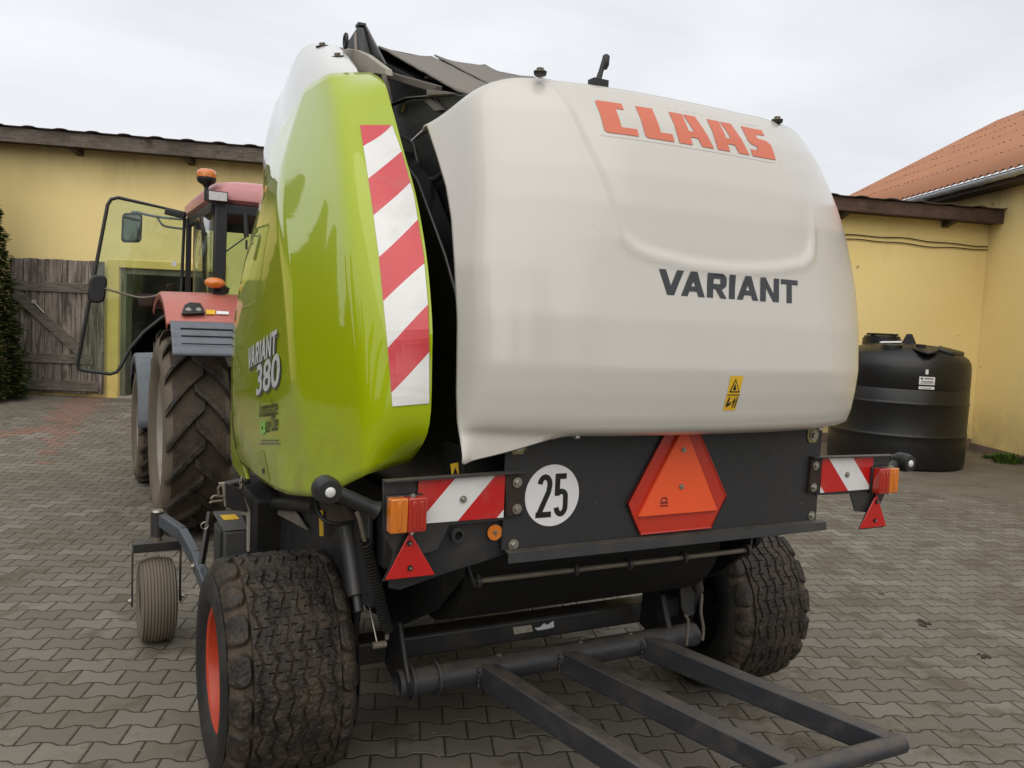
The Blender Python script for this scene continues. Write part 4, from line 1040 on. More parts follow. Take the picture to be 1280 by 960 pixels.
# ---- belts, running from the front top roller down to the tailgate
def belt(x0, x1, ya, za, yb, zb, lab):
    n = 14; rows = []
    for i in range(n+1):
        t = i/n; y = ya+(yb-ya)*t; z = za+(zb-za)*t-.0*sin(pi*t)
        m_ = 8; rows.append([V((x0+(x1-x0)*j/m_, y, z+.012*((2*j/m_-1)**2)+.004*noise.noise(V((j, i*.7, x0*9))))) for j in range(m_+1)])
    o = build('belt', MB().grid(rows), BELT, BAL, smooth=60, solid=.008); o['label'] = lab; return o
TLx = onX(473, 60, -.66); BLx = onX(572, 116, -.66)
z_at = lambda x: TLx.z
YA, ZA = TLx.y, TLx.z
YB, ZB = BLx.y, BLx.z
xs = [-.66, -.385, -.37, -.09, -.075, .19, .205, .47, .485, .74]
labs = ['leftmost grey rubber belt', 'second belt from the left', 'middle belt', 'fourth belt from the left, hidden', 'rightmost belt, hidden']
for k in range(5): belt(xs[2*k], xs[2*k+1], YA, ZA+(.010 if k % 2 else 0), YB+.02*k, ZB+(.010 if k % 2 else 0), labs[k])
build('belt_housing', MB().prism([V((-.665, y, z)) for y, z in ((2.72, 2.2), (2.72, ZB-.10), (YB, ZB-.03), (YA, ZA-.05), (4.2, ZA-.3), (4.2, 2.2))], V((1.33, 0, 0))), CHAMB, BAL, bevel=.004)
# seam across the first belt
sm = [V((-.65+.26*i/10, YA+(YB-YA)*.62+.004*(-1)**i, ZA+(ZB-ZA)*.62-.014)) for i in range(11)]
build('belt_lacing', MB().tube(sm, .005, 6), STEEL, BAL)
build('top_roller', MB().lathe([(0, 0), (.06, 0), (.06, 1.42), (0, 1.42)], (-.70, YA+.03, ZA-.05), (1, 0, 0), 24), BLACK, BAL, smooth=40)
# roller bracket and raised mounting wedge at the left
pl = [onX(u, v, -.80) for u, v in ((420, 58), (445, 62), (458, 68), (482, 86), (483, 94), (470, 92), (447, 90), (432, 73))]
build('roller_bracket', MB().prism(pl, V((.03, .0, 0))), DUSTST, BAL, bevel=.003)
pl = [onX(u, v, -.74) for u, v in ((447, 33), (455, 33), (478, 79), (463, 72), (462, 70))]
build('mounting_wedge', MB().prism([onX(u, v, -.74) for u, v in ((446.5, 32), (456, 32), (481, 80), (457, 67))], V((.012, .0, 0))), BLACKG, BAL, bevel=.003)
build('wedge_side', MB().prism([onX(u, v, -.765) for u, v in ((447, 33), (450, 34), (459, 69), (428, 62))], V((.02, 0, 0))), BLACK, BAL, bevel=.003)
build('wedge_post', MB().bar(onX(446, 42, -.76), onX(447, 64, -.76), .02, .03), DUSTST, BAL)
build('wedge_cap', MB().box((-.02, -.025, -.008), (.02, .025, .008), M=Matrix.Translation(onX(451, 32, -.75))), BLACKG, BAL, bevel=.003)
rg = onX(432, 51, -.84); build('cable_eye', MB().tube([rg+V((0, .022*cos(a), .03*sin(a))) for a in [2*pi*k/16 for k in range(16)]], .008, 8, closed=True), HOSE, BAL, smooth=60)

# ---- rear panel with signs
PYL = 2.42
q = MB(); q.box((-.715, PYL, 1.175), (.725, PYL+.012, 1.72)); RP = build('rear_panel', q, PANELB, BAL, bevel=.004)
q = MB(); q.prism([V((-.705, PYL-.002, 1.178)), V((-.705, PYL-.03, 1.172)), V((-.705, PYL-.034, 1.14)), V((-.705, PYL-.030, 1.138)), V((-.705, PYL-.026, 1.168)), V((-.705, PYL-.002, 1.172))], V((1.455, 0, 0)))
build('panel_rail', q, BLACKG, RP)
for x, z in ((-.672, 1.192), (.695, 1.195)): bolt((x, PYL-.0005, z), (0, -1, 0), .011, RP)
for x, z in ((-.672, 1.523), (.668, 1.525)):
    q = MB().prism([V((x-.03, PYL-.001, z+.03)), V((x+.03, PYL-.001, z+.03)), V((x+.03, PYL-.001, z-.01)), V((x+.018, PYL-.001, z-.03)), V((x-.018, PYL-.001, z-.03)), V((x-.03, PYL-.001, z-.01))], V((0, -.004, 0)))
    build('bolt_tab', q, worn('yellow_zinc', (.30, .27, .12), .45, metal=.5), RP, bevel=.001); bolt((x, PYL-.006, z), (0, -1, 0), .012, RP)
def disc(name, c, r_, mat, parent, off, n=48, ax=(0, -1, 0), th=.002):
    return build(name, MB().lathe([(0, 0), (r_, 0), (r_, th), (0, th)], V(c)+V(ax)*off, ax, n), mat, parent)
sc25 = (onY(690, 619, PYL))
SG = disc('speed_sign', (sc25.x, PYL, sc25.z), .105, WHITES, RP, .001); SG['label'] = 'round white 25 speed sticker'
def digits():
    x0 = sc25.x; z0 = sc25.z; y = PYL-.0035
    vs, fs = text2d('25', .118, .148, 0, .035)
    # narrow bold numerals drawn as strokes instead of the round default font
    mb = MB()
    def stroke(pts, w):
        pts = [V((px_, 0, pz_)) for px_, pz_ in pts]; L = []; R_ = []
        for i, p in enumerate(pts):
            t = (pts[min(i+1, len(pts)-1)]-pts[max(i-1, 0)]).normalized(); n_ = V((-t.z, 0, t.x))*w/2; L.append(p+n_); R_.append(p-n_)
        vv = [V((x0+p.x, y, z0+p.z)) for p in L+R_]; k = len(pts)
        mb.add(vv, [(i, i+1, k+i+1, k+i) for i in range(k-1)])
    w = .019
    arc = lambda cx, cz, rx, rz, a0, a1, n=9: [(cx+rx*cos(radians(a0+(a1-a0)*i/n)), cz+rz*sin(radians(a0+(a1-a0)*i/n))) for i in range(n+1)]
    two = arc(-.031, .038, .019, .026, 175, -20)+[(-.0165, .012), (-.051, -.062), (-.053, -.0665)]
    stroke(two, w); mb2 = None
    stroke([(-.0625, -.0640), (-.003, -.0640)], w)
    stroke([(.052, .0640), (.0085, .0640)], w); stroke([(.018, .073), (.018, -.002)], w)
    stroke([(.018, .006)]+arc(.034, -.004, .017, .016, 115, 10, 5)+[(.0515, -.02)]+arc(.034, -.040, .0175, .025, 0, -175), w)
    for i, p in enumerate(mb.v): mb.v[i] = (p[0], p[1]-.0002*(i % 3), p[2])
    build('speed_numerals', mb, BLKINK, SG, fix=False, solid=.0012, soff=0)
digits()
def smv():
    y = PYL-.004; A = [onY(u, v, y) for u, v in ((783, 630), (799, 667), (887, 659), (906, 619))]
    apx = onY(847, 533, y); 
    # regular outline: truncated triangle
    cx = .0; zb = 1.193
    cx = (A[0].x+A[3].x)/2; zw = (A[0].z+A[3].z)/2; zb = (A[1].z+A[2].z)/2; wb = (A[2].x-A[1].x)/2; ww = (A[3].x-A[0].x)/2
    ztop = 1.63
    out = [(cx-ww, zw), (cx-wb, zb), (cx+wb, zb), (cx+ww, zw), (cx+.028, ztop), (cx-.028, ztop)]
    q = MB().prism([V((x, y, z)) for x, z in out], V((0, -.006, 0))); T = build('slow_vehicle_triangle', q, REDSMV, RP, bevel=.002); T['label'] = 'orange and red slow vehicle triangle'
    rim = MB().tube([V((x, y-.007, z)) for x, z in out], .0035, 6, closed=True); build('rim', rim, REDSMV, T, smooth=50)
    il, ir, it = onY(797, 645, y-.01), onY(895, 638, y-.01), onY(847, 534, y-.01)
    zi = (il.z+ir.z)/2; xi = (il.x+ir.x)/2; hw = (ir.x-il.x)/2
    q = MB().prism([V((xi-hw, y-.006, zi)), V((xi+hw, y-.006, zi)), V((xi, y-.006, it.z+.01))], V((0, -.014, 0))); build('orange_field', q, ORSMV, T, bevel=.002)
    for z in (zi+.10, zi+.235): bolt((xi, y-.0205, z), (0, -1, 0), .006, T)
    c = V((xi-.075, y-.0206, zi+.05)); q = MB()
    q.add([c+V((-.016, 0, 0)), c+V((.018, 0, 0)), c+V((.018, 0, -.009)), c+V((-.016, 0, -.009))], [(0, 1, 2, 3)])
    q.tube([c+V((.013*cos(a), 0, .004+.010*sin(a))) for a in [pi*k/8 for k in range(9)]], .003, 6)
    q.add([c+V((-.018, 0, -.013)), c+V((.02, 0, -.013)), c+V((.02, 0, -.019)), c+V((-.018, 0, -.019))], [(0, 1, 2, 3)])
    build('maker_print', q, worn('dark_red_print', (.20, .02, .015), .5), T, fix=False)
smv()
# left bracket wing with amber reflector, behind the board
for sg in (-1, 1):
    def Sx(p): return V((p.x*(-sg), p.y, p.z))
    Z = 2.437
    if sg < 0:
        pl = [Sx(onY(u, v, Z)) for u, v in ((540, 600), (638, 590), (640, 690), (600, 704), (560, 716), (500, 738), (486, 735), (492, 690), (540, 650))]
        # hidden behind the panel on its inner edge
        q = MB().prism(pl, V((0, .012, 0))); w_ = build('hinge_bracket', q, BLACK, BAL, bevel=.003)
        ar = Sx(onY(617.5, 665, Z-.004)); d_ = disc('amber_reflector', ar, .026, AMBER, w_, .002, th=.006); d_.scale = (1, 1, 1); bolt(ar+V((0, -.008, 0)), (0, -1, 0), .004, w_, mat=STEEL)
        hl = Sx(onY(570, 668, Z-.004)); build('socket', MB().lathe([(.014, 0), (.022, 0), (.022, .02), (.014, .02)], hl, (0, -1, 0), 20), BLACKG, w_, smooth=40)
    # marker board carrier
    Y = PYL-.005
    car = [Sx(onY(u, v, Y)) for u, v in ((478.5, 602), (632, 593), (632, 650), (562, 657), (547, 688), (497, 700), (479, 666))]
    q = MB().prism(car, V((0, .006, 0))); c_ = build('board_carrier', q, BLACKG, BAL, bevel=.002); c_['label'] = '%s light carrier with striped board, lamp and red triangle' % ('left' if sg < 0 else 'right')
    a = Sx(onY(478.3, 600.6, Y)); b = Sx(onY(652, 588.6, Y))
    q = MB().bar(a+V((0, -.012, 0)), b+V((0, -.012, 0)), .036, .005); build('top_flange', q, BLACKG, c_)
    hb = [Sx(onY(u, v, Y-.012)) for u, v in ((632.5, 593), (652.5, 591.5), (652.5, 644), (632.5, 647))]
    q = MB().prism(hb, V((0, .02, 0))); h_ = build('hinge', q, RUST, c_, bevel=.004)
    for (u, v) in ((646.5, 603), (646, 636)): bolt(Sx(onY(u, v, Y-.014)), (0, -1, 0), .010, h_)
    bp = [Sx(onY(u, v, Y-.008)) for u, v in ((523, 599.5), (631.5, 593), (631.5, 646), (523, 655.5))]
    zt, zb_ = (bp[0].z+bp[1].z)/2, (bp[2].z+bp[3].z)/2; xo, xi = bp[0].x, bp[1].x
    y0 = bp[0].y; nx = 10; vs = []; uvs = []
    for i in range(nx+1):
        for j in range(nx+1):
            x = xo+(xi-xo)*i/nx; z = zb_+(zt-zb_)*j/nx; vs.append(V((x, y0, z)))
            # stripe boundaries: outer red until bottom x=523.., white band, red, corner white
            s = i/nx; t = j/nx
            uvs.append(((s - .42*t)/.46 + 1, t))
    mb = MB(); nc = nx+1; mb.add(vs, [(i*nc+j, i*nc+j+1, (i+1)*nc+j+1, (i+1)*nc+j) for i in range(nx) for j in range(nx)])
    o = build('striped_board', mb, STR2, c_, fix=False, solid=.002, soff=0); ul = o.data.uv_layers.new(name='UVMap')
    for p in o.data.polygons:
        for li in p.loop_indices: ul.data[li].uv = uvs[o.data.loops[li].vertex_index]
    bolt(Sx(onY(579, 624, Y-.01)), (0, -1, 0), .007, o)
    # lamp: amber outer half, red inner half
    l0 = Sx(onY(481, 617, Y)); l1 = Sx(onY(524, 662, Y)); zt_, zb2 = l0.z, l1.z; w0 = l1.x-l0.x
    hs = MB(); xa, xb = sorted((l0.x, l1.x)); hs.box((xa-.002, Y-.02, zb2+.005), (xb+.002, Y-.001, zt_-.003)); L_ = build('tail_light', hs, BLKPL, c_, bevel=.004)
    m1 = xa+.48*(xb-xa) if sg < 0 else xa+.52*(xb-xa)
    A_ = (xa, m1-.0004) if sg < 0 else (m1+.0004, xb); R_ = (m1+.0004, xb) if sg < 0 else (xa, m1-.0004)
    q = MB().box((A_[0], Y-.060, zb2+.008), (A_[1], Y-.021, zt_-.006)); build('amber_lens', q, AMBER, L_, bevel=.005, seg=3)
    q = MB().box((R_[0], Y-.060, zb2+.008), (R_[1], Y-.021, zt_-.006)); build('red_lens', q, REDL, L_, bevel=.005, seg=3)
    for k_, (xx, m_) in enumerate(((.5*(A_[0]+A_[1]), AMBER), (R_[0]+.33*(R_[1]-R_[0]), REDL), (R_[0]+.70*(R_[1]-R_[0]), REDL))):
        q = MB().bar(V((xx, Y-.0605, zb2+.018)), V((xx, Y-.0605, zt_-.016)), .012, .006, up=(0, 1, 0)); build('lens_rib', q, m_, L_, bevel=.0025)
    for z in (zt_-.004, zb2+.006): bolt((m1+(xb-m1)*.3, Y-.045, z), (0, -.3, 1 if z > zb2+.02 else -1), .006, L_)
    tr = [Sx(onY(u, v, Y-.014)) for u, v in ((512, 664), (480.5, 727), (543.5, 716))]
    zbt = (tr[1].z+tr[2].z)/2
    q = MB().prism([tr[0], V((tr[1].x, tr[1].y, zbt)), V((tr[2].x, tr[2].y, zbt))], V((0, -.006, 0))); t_ = build('reflector_triangle', q, REDREF, c_, bevel=.003)
    q = MB().prism([tr[0]+V((0, .007, .004)), V((tr[1].x-.006, tr[1].y+.007, zbt-.005)), V((tr[2].x+.006, tr[2].y+.007, zbt-.005))], V((0, -.006, 0))); build('backing', q, BLKPL, t_)
    for (u, v) in ((512, 679), (512.5, 710)):
        p = Sx(onY(u, v, Y-.0215)); build('boss', MB().lathe([(0, .002), (.009, .002), (.009, 0)], p, (0, -1, 0), 20), BLKPL, t_, smooth=40); bolt(p+V((0, -.002, 0)), (0, -1, 0), .004, t_, wash=False)
    # rubber arm with round marker light
    e0 = Sx(onY(474, 640, Y)); lc = onX(408, 612, -1.30); lc = Sx(lc)
    if sg > 0: lc = V((1.275, 2.46, 1.385))
    lc = V((lc.x, lc.y, lc.z))
    pts = cr([V((e0.x-.0, Y+.02, e0.z)), e0.lerp(lc, .35)+V((0, .02, .0)), e0.lerp(lc, .75)+V((0, .02, 0)), lc+V((0, .03, 0))], 12)
    arm = build('light_arm', MB().tube(pts, [.030]+[.024]*9+[.022, .02], 14), HOSE, c_, smooth=60)
    q = MB().lathe([(0, .045), (.034, .042), (.041, .02), (.041, -.02), (.034, -.034), (0, -.034)], lc, (0, -1, 0), 28); build('lamp_housing', q, HOSE, arm, smooth=60)
    q = MB().lathe([(0, .050), (.010, .049), (.015, .046), (.016, .042)], lc, (0, -1, 0), 24); build('lamp_lens', q, LENSW, arm, smooth=60)
    q = MB(); q.bar(V((e0.x+sg*.0, Y+.01, e0.z+.05)), V((e0.x, Y+.01, e0.z-.05)), .04, .03); build('arm_bracket', q, BLACKG, arm, bevel=.004)

# small warning sticker behind the left board
q = MB().prism([onY(u, v, 2.52) for u, v in ((563, 580), (572.5, 578), (574, 597), (565, 598))], V((0, -.001, 0))); s_ = build('warning_sticker', q, YELS, BAL)
build('pictogram', MB().prism([onY(u, v, 2.517) for u, v in ((566, 594), (569, 584), (572, 593))], V((0, -.001, 0))), BLKINK, s_)
# frame cross member behind the panel
q = MB(); q.box((-.82, 2.53, 1.28), (.82, 2.70, 1.50)); build('tailgate_crossbeam', q, CHAMB, BAL, bevel=.01)

# ---- underside: drum, flap, rod, springs
q = MB().lathe([(0, 0), (.30, 0), (.33, .02), (.33, 1.28), (.30, 1.30), (0, 1.30)], V((-.66, 3.18, 1.02)), (1, 0, 0), 48); build('lower_roller', q, CHAMB, BAL, smooth=35)
for sg in (-1, 1): q = MB().box((min(sg*.93, sg*.75), 2.95, .98), (max(sg*.93, sg*.75), 4.6, 1.2)); build('chassis_rail', q, BLACK, BAL, bevel=.01)
for sg in (-1, 1):
    q = MB().prism([V((sg*.70, y, z)) for y, z in ((2.7, 1.25), (2.72, 1.0), (2.95, .80), (3.3, .62), (3.7, .55), (4.2, .6), (4.6, .9), (4.6, 1.3))], V((sg*.03, 0, 0))); build('side_plate', q, CHAMB, BAL, bevel=.004)
RY = 2.73
ra = onY(600, 727, RY); rb = onY(945, 685, RY); rz = (ra.z+rb.z)/2
q = MB().tube([V((-.66, RY, rz)), V((.66, RY, rz))], .011, 10); R_ = build('cross_rod', q, STEEL, BAL, smooth=50)
for x in (-.655, -.235, .02, .30, .65):
    build('rod_collar', MB().lathe([(.011, 0), (.026, 0), (.026, .016), (.011, .016)], V((x, RY, rz)), (1, 0, 0), 18), BLACKG, R_, smooth=40)
for sg in (-1, 1):
    q = MB().bar(V((sg*.66, RY, rz-.02)), V((sg*.72, RY+.05, rz+.17)), .012, .045, up=(0, 1, 0)); build('rod_arm', q, BLACK, R_, bevel=.004)
# axle beam and bracing
q = MB(); q.box((-.93, 3.45, .40), (.93, 3.58, .50)); AX = build('axle_beam', q, BLACKG, BAL, bevel=.012)
q = MB().tube([V((-.66, 3.38, .352)), V((.66, 3.38, .352))], .026, 14); build('torsion_tube', q, BLACK, BAL, smooth=50)
s1 = [V((p.x, 3.4485, p.z)) for p in [onY(u, v, 3.449) for u, v in ((641, 784), (664, 781), (666, 789), (643, 793))]]
build('rating_plate', MB().prism(s1, V((0, -.001, 0))), worn('worn_plate', (.42, .38, .30), .6, amt=.7, sc_=40), AX, bevel=0)
s1 = [onY(u, v, 3.449) for u, v in ((668, 785), (675, 784), (680, 779), (684, 781), (692, 776), (692.5, 784), (684, 786), (672, 788))]
build('torn_label', MB().prism(s1, V((0, -.001, 0))), WHITES, AX)
for sg in (-1, 1):
    q = MB().prism([V((sg*.93, y, z)) for y, z in ((3.2, 1.0), (3.9, 1.0), (3.68, .33), (3.38, .33))], V((-sg*.03, 0, 0))); build('axle_stand', q, BLACK, BAL, bevel=.006)
    build('wheel_hub_spindle', MB().tube([V((sg*.9, 3.52, .455)), V((sg*1.36, 3.52, .455))], .05, 16), BLACK, BAL, smooth=50)

# coil springs and lift links
def spring(p, q_, r_, wire, turns, mat, parent=None, name='coil_spring'):
    p = V(p); q_ = V(q_); d = (q_-p); L = d.length; d.normalize(); a = d.orthogonal().normalized(); b = d.cross(a)
    n = int(turns*10); pts = [p+d*L*i/n+(a*cos(i/10*2*pi)+b*sin(i/10*2*pi))*r_ for i in range(n+1)]
    o = build(name, MB().tube(pts, wire, 6), mat, parent or BAL, smooth=60); return o
sp0 = onY(456, 676, 2.80); sp1 = onY(484, 787, 2.95)
S1 = spring(sp0, sp1, .019, .0055, 30, CHAMB); S1['label'] = 'long dark coil spring at the left'
build('spring_hook', MB().tube([sp1, sp1+V((.004, .01, -.04))], .008, 8), STEEL, S1)
build('spring_hook', MB().tube([sp0, onY(450, 650, 2.78), onY(446, 640, 2.78)], .008, 8), STEEL, S1)
sp0 = onY(862, 697, 3.0); sp1 = onY(873, 737, 3.1)
S2 = spring(sp0, sp1, .022, .006, 16, BLACK); S2['label'] = 'short coil spring above the right end of the ramp tube'
hk = [onY(u, v, 3.12) for u, v in ((873, 737), (877, 745), (876, 765), (879, 785), (878, 800))]; build('spring_link', MB().tube(cr(hk, 16), .008, 8), STEEL, S2, smooth=60)
hk = [onY(u, v, 3.12) for u, v in ((856, 768), (860, 776), (859, 790), (858, 806))]; build('spring_link', MB().tube(cr(hk, 16), .008, 8), STEEL, S2, smooth=60)
build('spring_plate', MB().prism([onY(u, v, 3.14) for u, v in ((851, 735), (862, 730), (870, 742), (868, 768), (858, 772), (852, 760))], V((0, .012, 0))), BLACKG, S2, bevel=.003)
# cylinder and stay rods at the left
build('hydraulic_cylinder', MB().tube([onX(434, 655, -.98), onX(446, 745, -.98)], .035, 18), BLACKG, BAL, smooth=50)
build('cylinder_rod', MB().tube([onX(446, 745, -.98), onX(449, 765, -.98)], .018, 14), BLACKG, BAL, smooth=50)
build('stay_rod', MB().tube([onX(440, 655, -.92), onX(472, 806, -.92)], .004, 8), GALV, BAL, smooth=50)
p = onX(473, 806, -.92); build('stay_rod_eye', MB().tube([p+V((-.02, 0, 0)), p+V((.03, 0, 0))], .013, 12), STEEL, BAL)
hp = [onX(u, v, x) for u, v, x in ((395, 622, -1.1), (398, 640, -1.12), (408, 652, -1.1), (425, 655, -1.05), (440, 652, -1.0))]
build('hydraulic_hose', MB().tube(cr(hp, 24), .008, 8), HOSE, BAL, smooth=60)

# ---- bale ramp hinged on a tube behind the wheels
TY = 3.2
ta = onY(500, 852, TY); tb = onY(887, 791, TY); tz = (ta.z+tb.z)/2; TR = .057
q = MB().lathe([(0, .25), (.049, .25), (.049, 0), (TR, 0), (TR, 1.56), (.049, 1.56), (.049, 1.5), (0, 1.5)], V((-.765, TY, tz)), (1, 0, 0), 36)
RAMP = build('bale_ramp', q, RAMPM, BAL, smooth=40)
for x, w_ in ((-.715, .012), (-.60, .012)):
    q = MB().lathe([(TR+.001, 0), (TR+.014, 0), (TR+.014, w_), (TR+.001, w_)], V((x, TY, tz)), (1, 0, 0), 32); build('hinge_collar', q, RAMPM, RAMP, smooth=40)
q = MB().prism([V((-.745, y, z)) for y, z in ((TY-.07, tz+.03), (TY-.05, tz-.05), (TY+.03, tz-.06), (TY+.22, tz+.0), (TY+.20, tz+.20), (TY+.06, tz+.24), (TY-.02, tz+.10))], V((.02, 0, 0))); build('hinge_lug', q, BLACK, RAMP, bevel=.008)
q = MB().prism([V((.62, y, z)) for y, z in ((TY-.02, tz+.05), (TY+.03, tz-.05), (TY+.22, tz+.0), (TY+.20, tz+.20), (TY+.05, tz+.2))], V((.03, 0, 0))); build('hinge_lug', q, BLACK, RAMP, bevel=.008)
# tines: top-face centre lines surveyed at the tube and at the far end
def tine(ua, va, ub, vb, x0, lab):
    pass
ends = []
ZE = .20
tines = [((620, 836), (812, 957)), ((716, 816), (984, 946)), ((812, 796), (1110, 917))]
yend = onZ(1110, 917, ZE+.045).y; ya, za, zb = TY-.02, tz+.05, ZE+.045
def ramp_pt(u, v):
    d = ray(u, v); k = (zb-za)/(yend-ya); t = (za+k*(CAM.y-ya)-CAM.z)/(d.z-k*d.y); return CAM+d*t
for i, (pa, pb) in enumerate(tines):
    a, b = ramp_pt(*pa), ramp_pt(*pb); ext = lambda y: a+(b-a)*((y-a.y)/(b.y-a.y))
    a, b = ext(TY-.03), ext(yend); ends.append((a, b))
    h = .105; w_ = .082; dn = V((0, 0, -h/2))
    build('tine', MB().bar(a+dn+V((0, .03, 0)), b+dn+V((0, .0, 0)), w_, h), RAMPM, RAMP, bevel=.010, seg=3)
for a_, b_ in ends:
    for px_, c_ in ((-.041, a_), (.041, a_)):
        build('weld_bead', MB().tube([V((c_.x+px_, TY-TR-.004+.004*math.sin(k*2.1), tz+.04-.09*k/12)) for k in range(13)], .004, 6), RAMPM, RAMP, smooth=60)
for x_ in (-.30, .12, .40):
    build('tube_bolt', MB().lathe([(0, 0), (.012, 0), (.012, .01), (0, .01)], V((x_, TY-.01, tz+TR-.001)), n=6), STEEL, RAMP)
xl = ends[0][1].x-.06; xr = ends[2][1].x+.06
q = MB().tube([V((xl, yend-.02, ZE-.0)), V((xr, yend-.02, ZE-.0))], .042, 24); o = build('end_bar', q, RAMPM, RAMP, smooth=50)

# ---- baler wheels
def baler_wheel():
    r = bpy.data.objects.new('wheel', None); COL.objects.link(r)
    R = .455; Wt = .50; nt = 840; nw = 150; hw = Wt/2
    vs = []; gr = []
    prof = []   # across parameter w -1..1 -> radius
    per = 21
    def base_r(w):
        a = abs(w)
        return R-.012*a**2-.055*max(0, (a-.80)/.20)**2.0
    ws = [-1+2*j/(nw-1) for j in range(nw)]
    rows = []
    for i in range(nt):
        th = 2*pi*i/nt; ph = th*per
        row = []
        for w in ws:
            rr = base_r(w); g = 0; x = w*hw
            zig = .0115*(2/pi)*math.asin(sin(ph))*1.0
            for k, gx in enumerate((-.138, -.083, -.028, .028, .083, .138)):
                dx = abs(x-gx-zig-.003*noise.noise(V((cos(th)*22, sin(th)*22, k*3.1)))); wd = .0058+.002*noise.noise(V((cos(th)*12+5, sin(th)*12, k*1.7)))
                g = max(g, 1-sstep(wd*.6, wd, dx))
            if abs(w) <= .62:
                rib = floor((x-zig+.166)/.0553); sp_ = (ph/pi + .5*(rib % 2)) % 1.0
                g = max(g, .55*(1-sstep(.018, .034, abs(sp_-.5))))
            # sipes between zigzags
            if abs(w) > .66:
                c = (th/(2*pi)*18 + (0 if w > 0 else .5)) % 1.0
                ex = abs(c-.5)/.40; ew = abs(abs(w)-.84)/.165
                g = sstep(.86, 1.12, (ex**3+ew**3)**(1/3)) if w*w < .985 else 1
            dep = .015*g
            nn = noise.noise(V((cos(th)*9, sin(th)*9, x*18)))*.003 + noise.noise(V((cos(th)*30, sin(th)*30, x*60)))*.0025
            fill = max(0, noise.noise(V((cos(th)*4+3, sin(th)*4, x*7)))*1.5)
            dep *= (1-.35*min(1, fill))*(1.5 if abs(w) > .66 else 1)
            row.append(V((x, (rr-dep+nn)*cos(th), (rr-dep+nn)*sin(th)))); gr.append(min(1, g*.9+.1*fill))
        rows.append(row)
    mb = MB(); nc = nw
    mb.add([p for r_ in rows for p in r_], [(i*nc+j, i*nc+j+1, ((i+1) % nt)*nc+j+1, ((i+1) % nt)*nc+j) for i in range(nt) for j in range(nc-1)])
    tread = build('tyre', mb, TYRE, r, smooth=50)
    at = tread.data.attributes.new('groove', 'FLOAT', 'POINT'); at.data.foreach_set('value', gr)
    re = base_r(1)
    for sg in (-1, 1):
        q = MB().lathe([(re+.001, hw-.001), (re-.02, hw+.012), (re-.06, hw+.018), (re-.10, hw+.010), (.262, hw-.012), (.25, hw-.03), (.245, hw-.05)], (0, 0, 0), (sg, 0, 0), 96); build('sidewall', q, SIDEB, tread, smooth=60)
    rim = build('rim', MB().lathe([(.262, .215), (.258, .232), (.247, .236), (.238, .228), (.232, .20), (.222, .12), (.214, .02), (.205, -.0), (.15, .01), (.10, .035), (.07, .04)], (0, 0, 0), (-1, 0, 0), 72), ORIM, r, smooth=35)
    build('rim_back', MB().lathe([(.262, .215), (.25, .22), (.225, .10), (.205, .03), (.14, .02), (.10, .05), (0, .05)], (0, 0, 0), (1, 0, 0), 72), BLACK, rim, smooth=40)
    build('hub', MB().lathe([(.09, .03), (.075, .06), (.06, .12), (.05, .13), (0, .132)], (0, 0, 0), (-1, 0, 0), 32), ORIM, rim, smooth=40)
    for k in range(8):
        a = 2*pi*k/8; q = MB().lathe([(0, .03), (.012, .03), (.012, .0)], V((-.03, .115*cos(a), .115*sin(a))), (-1, 0, 0), 6); build('wheel_nut', q, STEEL, rim)
    return r
WL = baler_wheel(); WL.name = 'wheel'
WL.parent = BAL; WL.location = V((-1.20, 3.52, .452)) - V(BAL.location); WL['label'] = 'left wheel with wide muddy zigzag tyre and orange rim'
def copy_tree(o, parent):
    c = o.copy(); COL.objects.link(c); c.parent = parent
    for ch in list(o.children): copy_tree(ch, c)
    return c
WR = copy_tree(WL, BAL); WR.location = V((1.25, 3.52, .452)) - V(BAL.location); WR.rotation_euler = (.2, 0, pi); WR['label'] = 'right wheel, partly hidden under the rear panel'

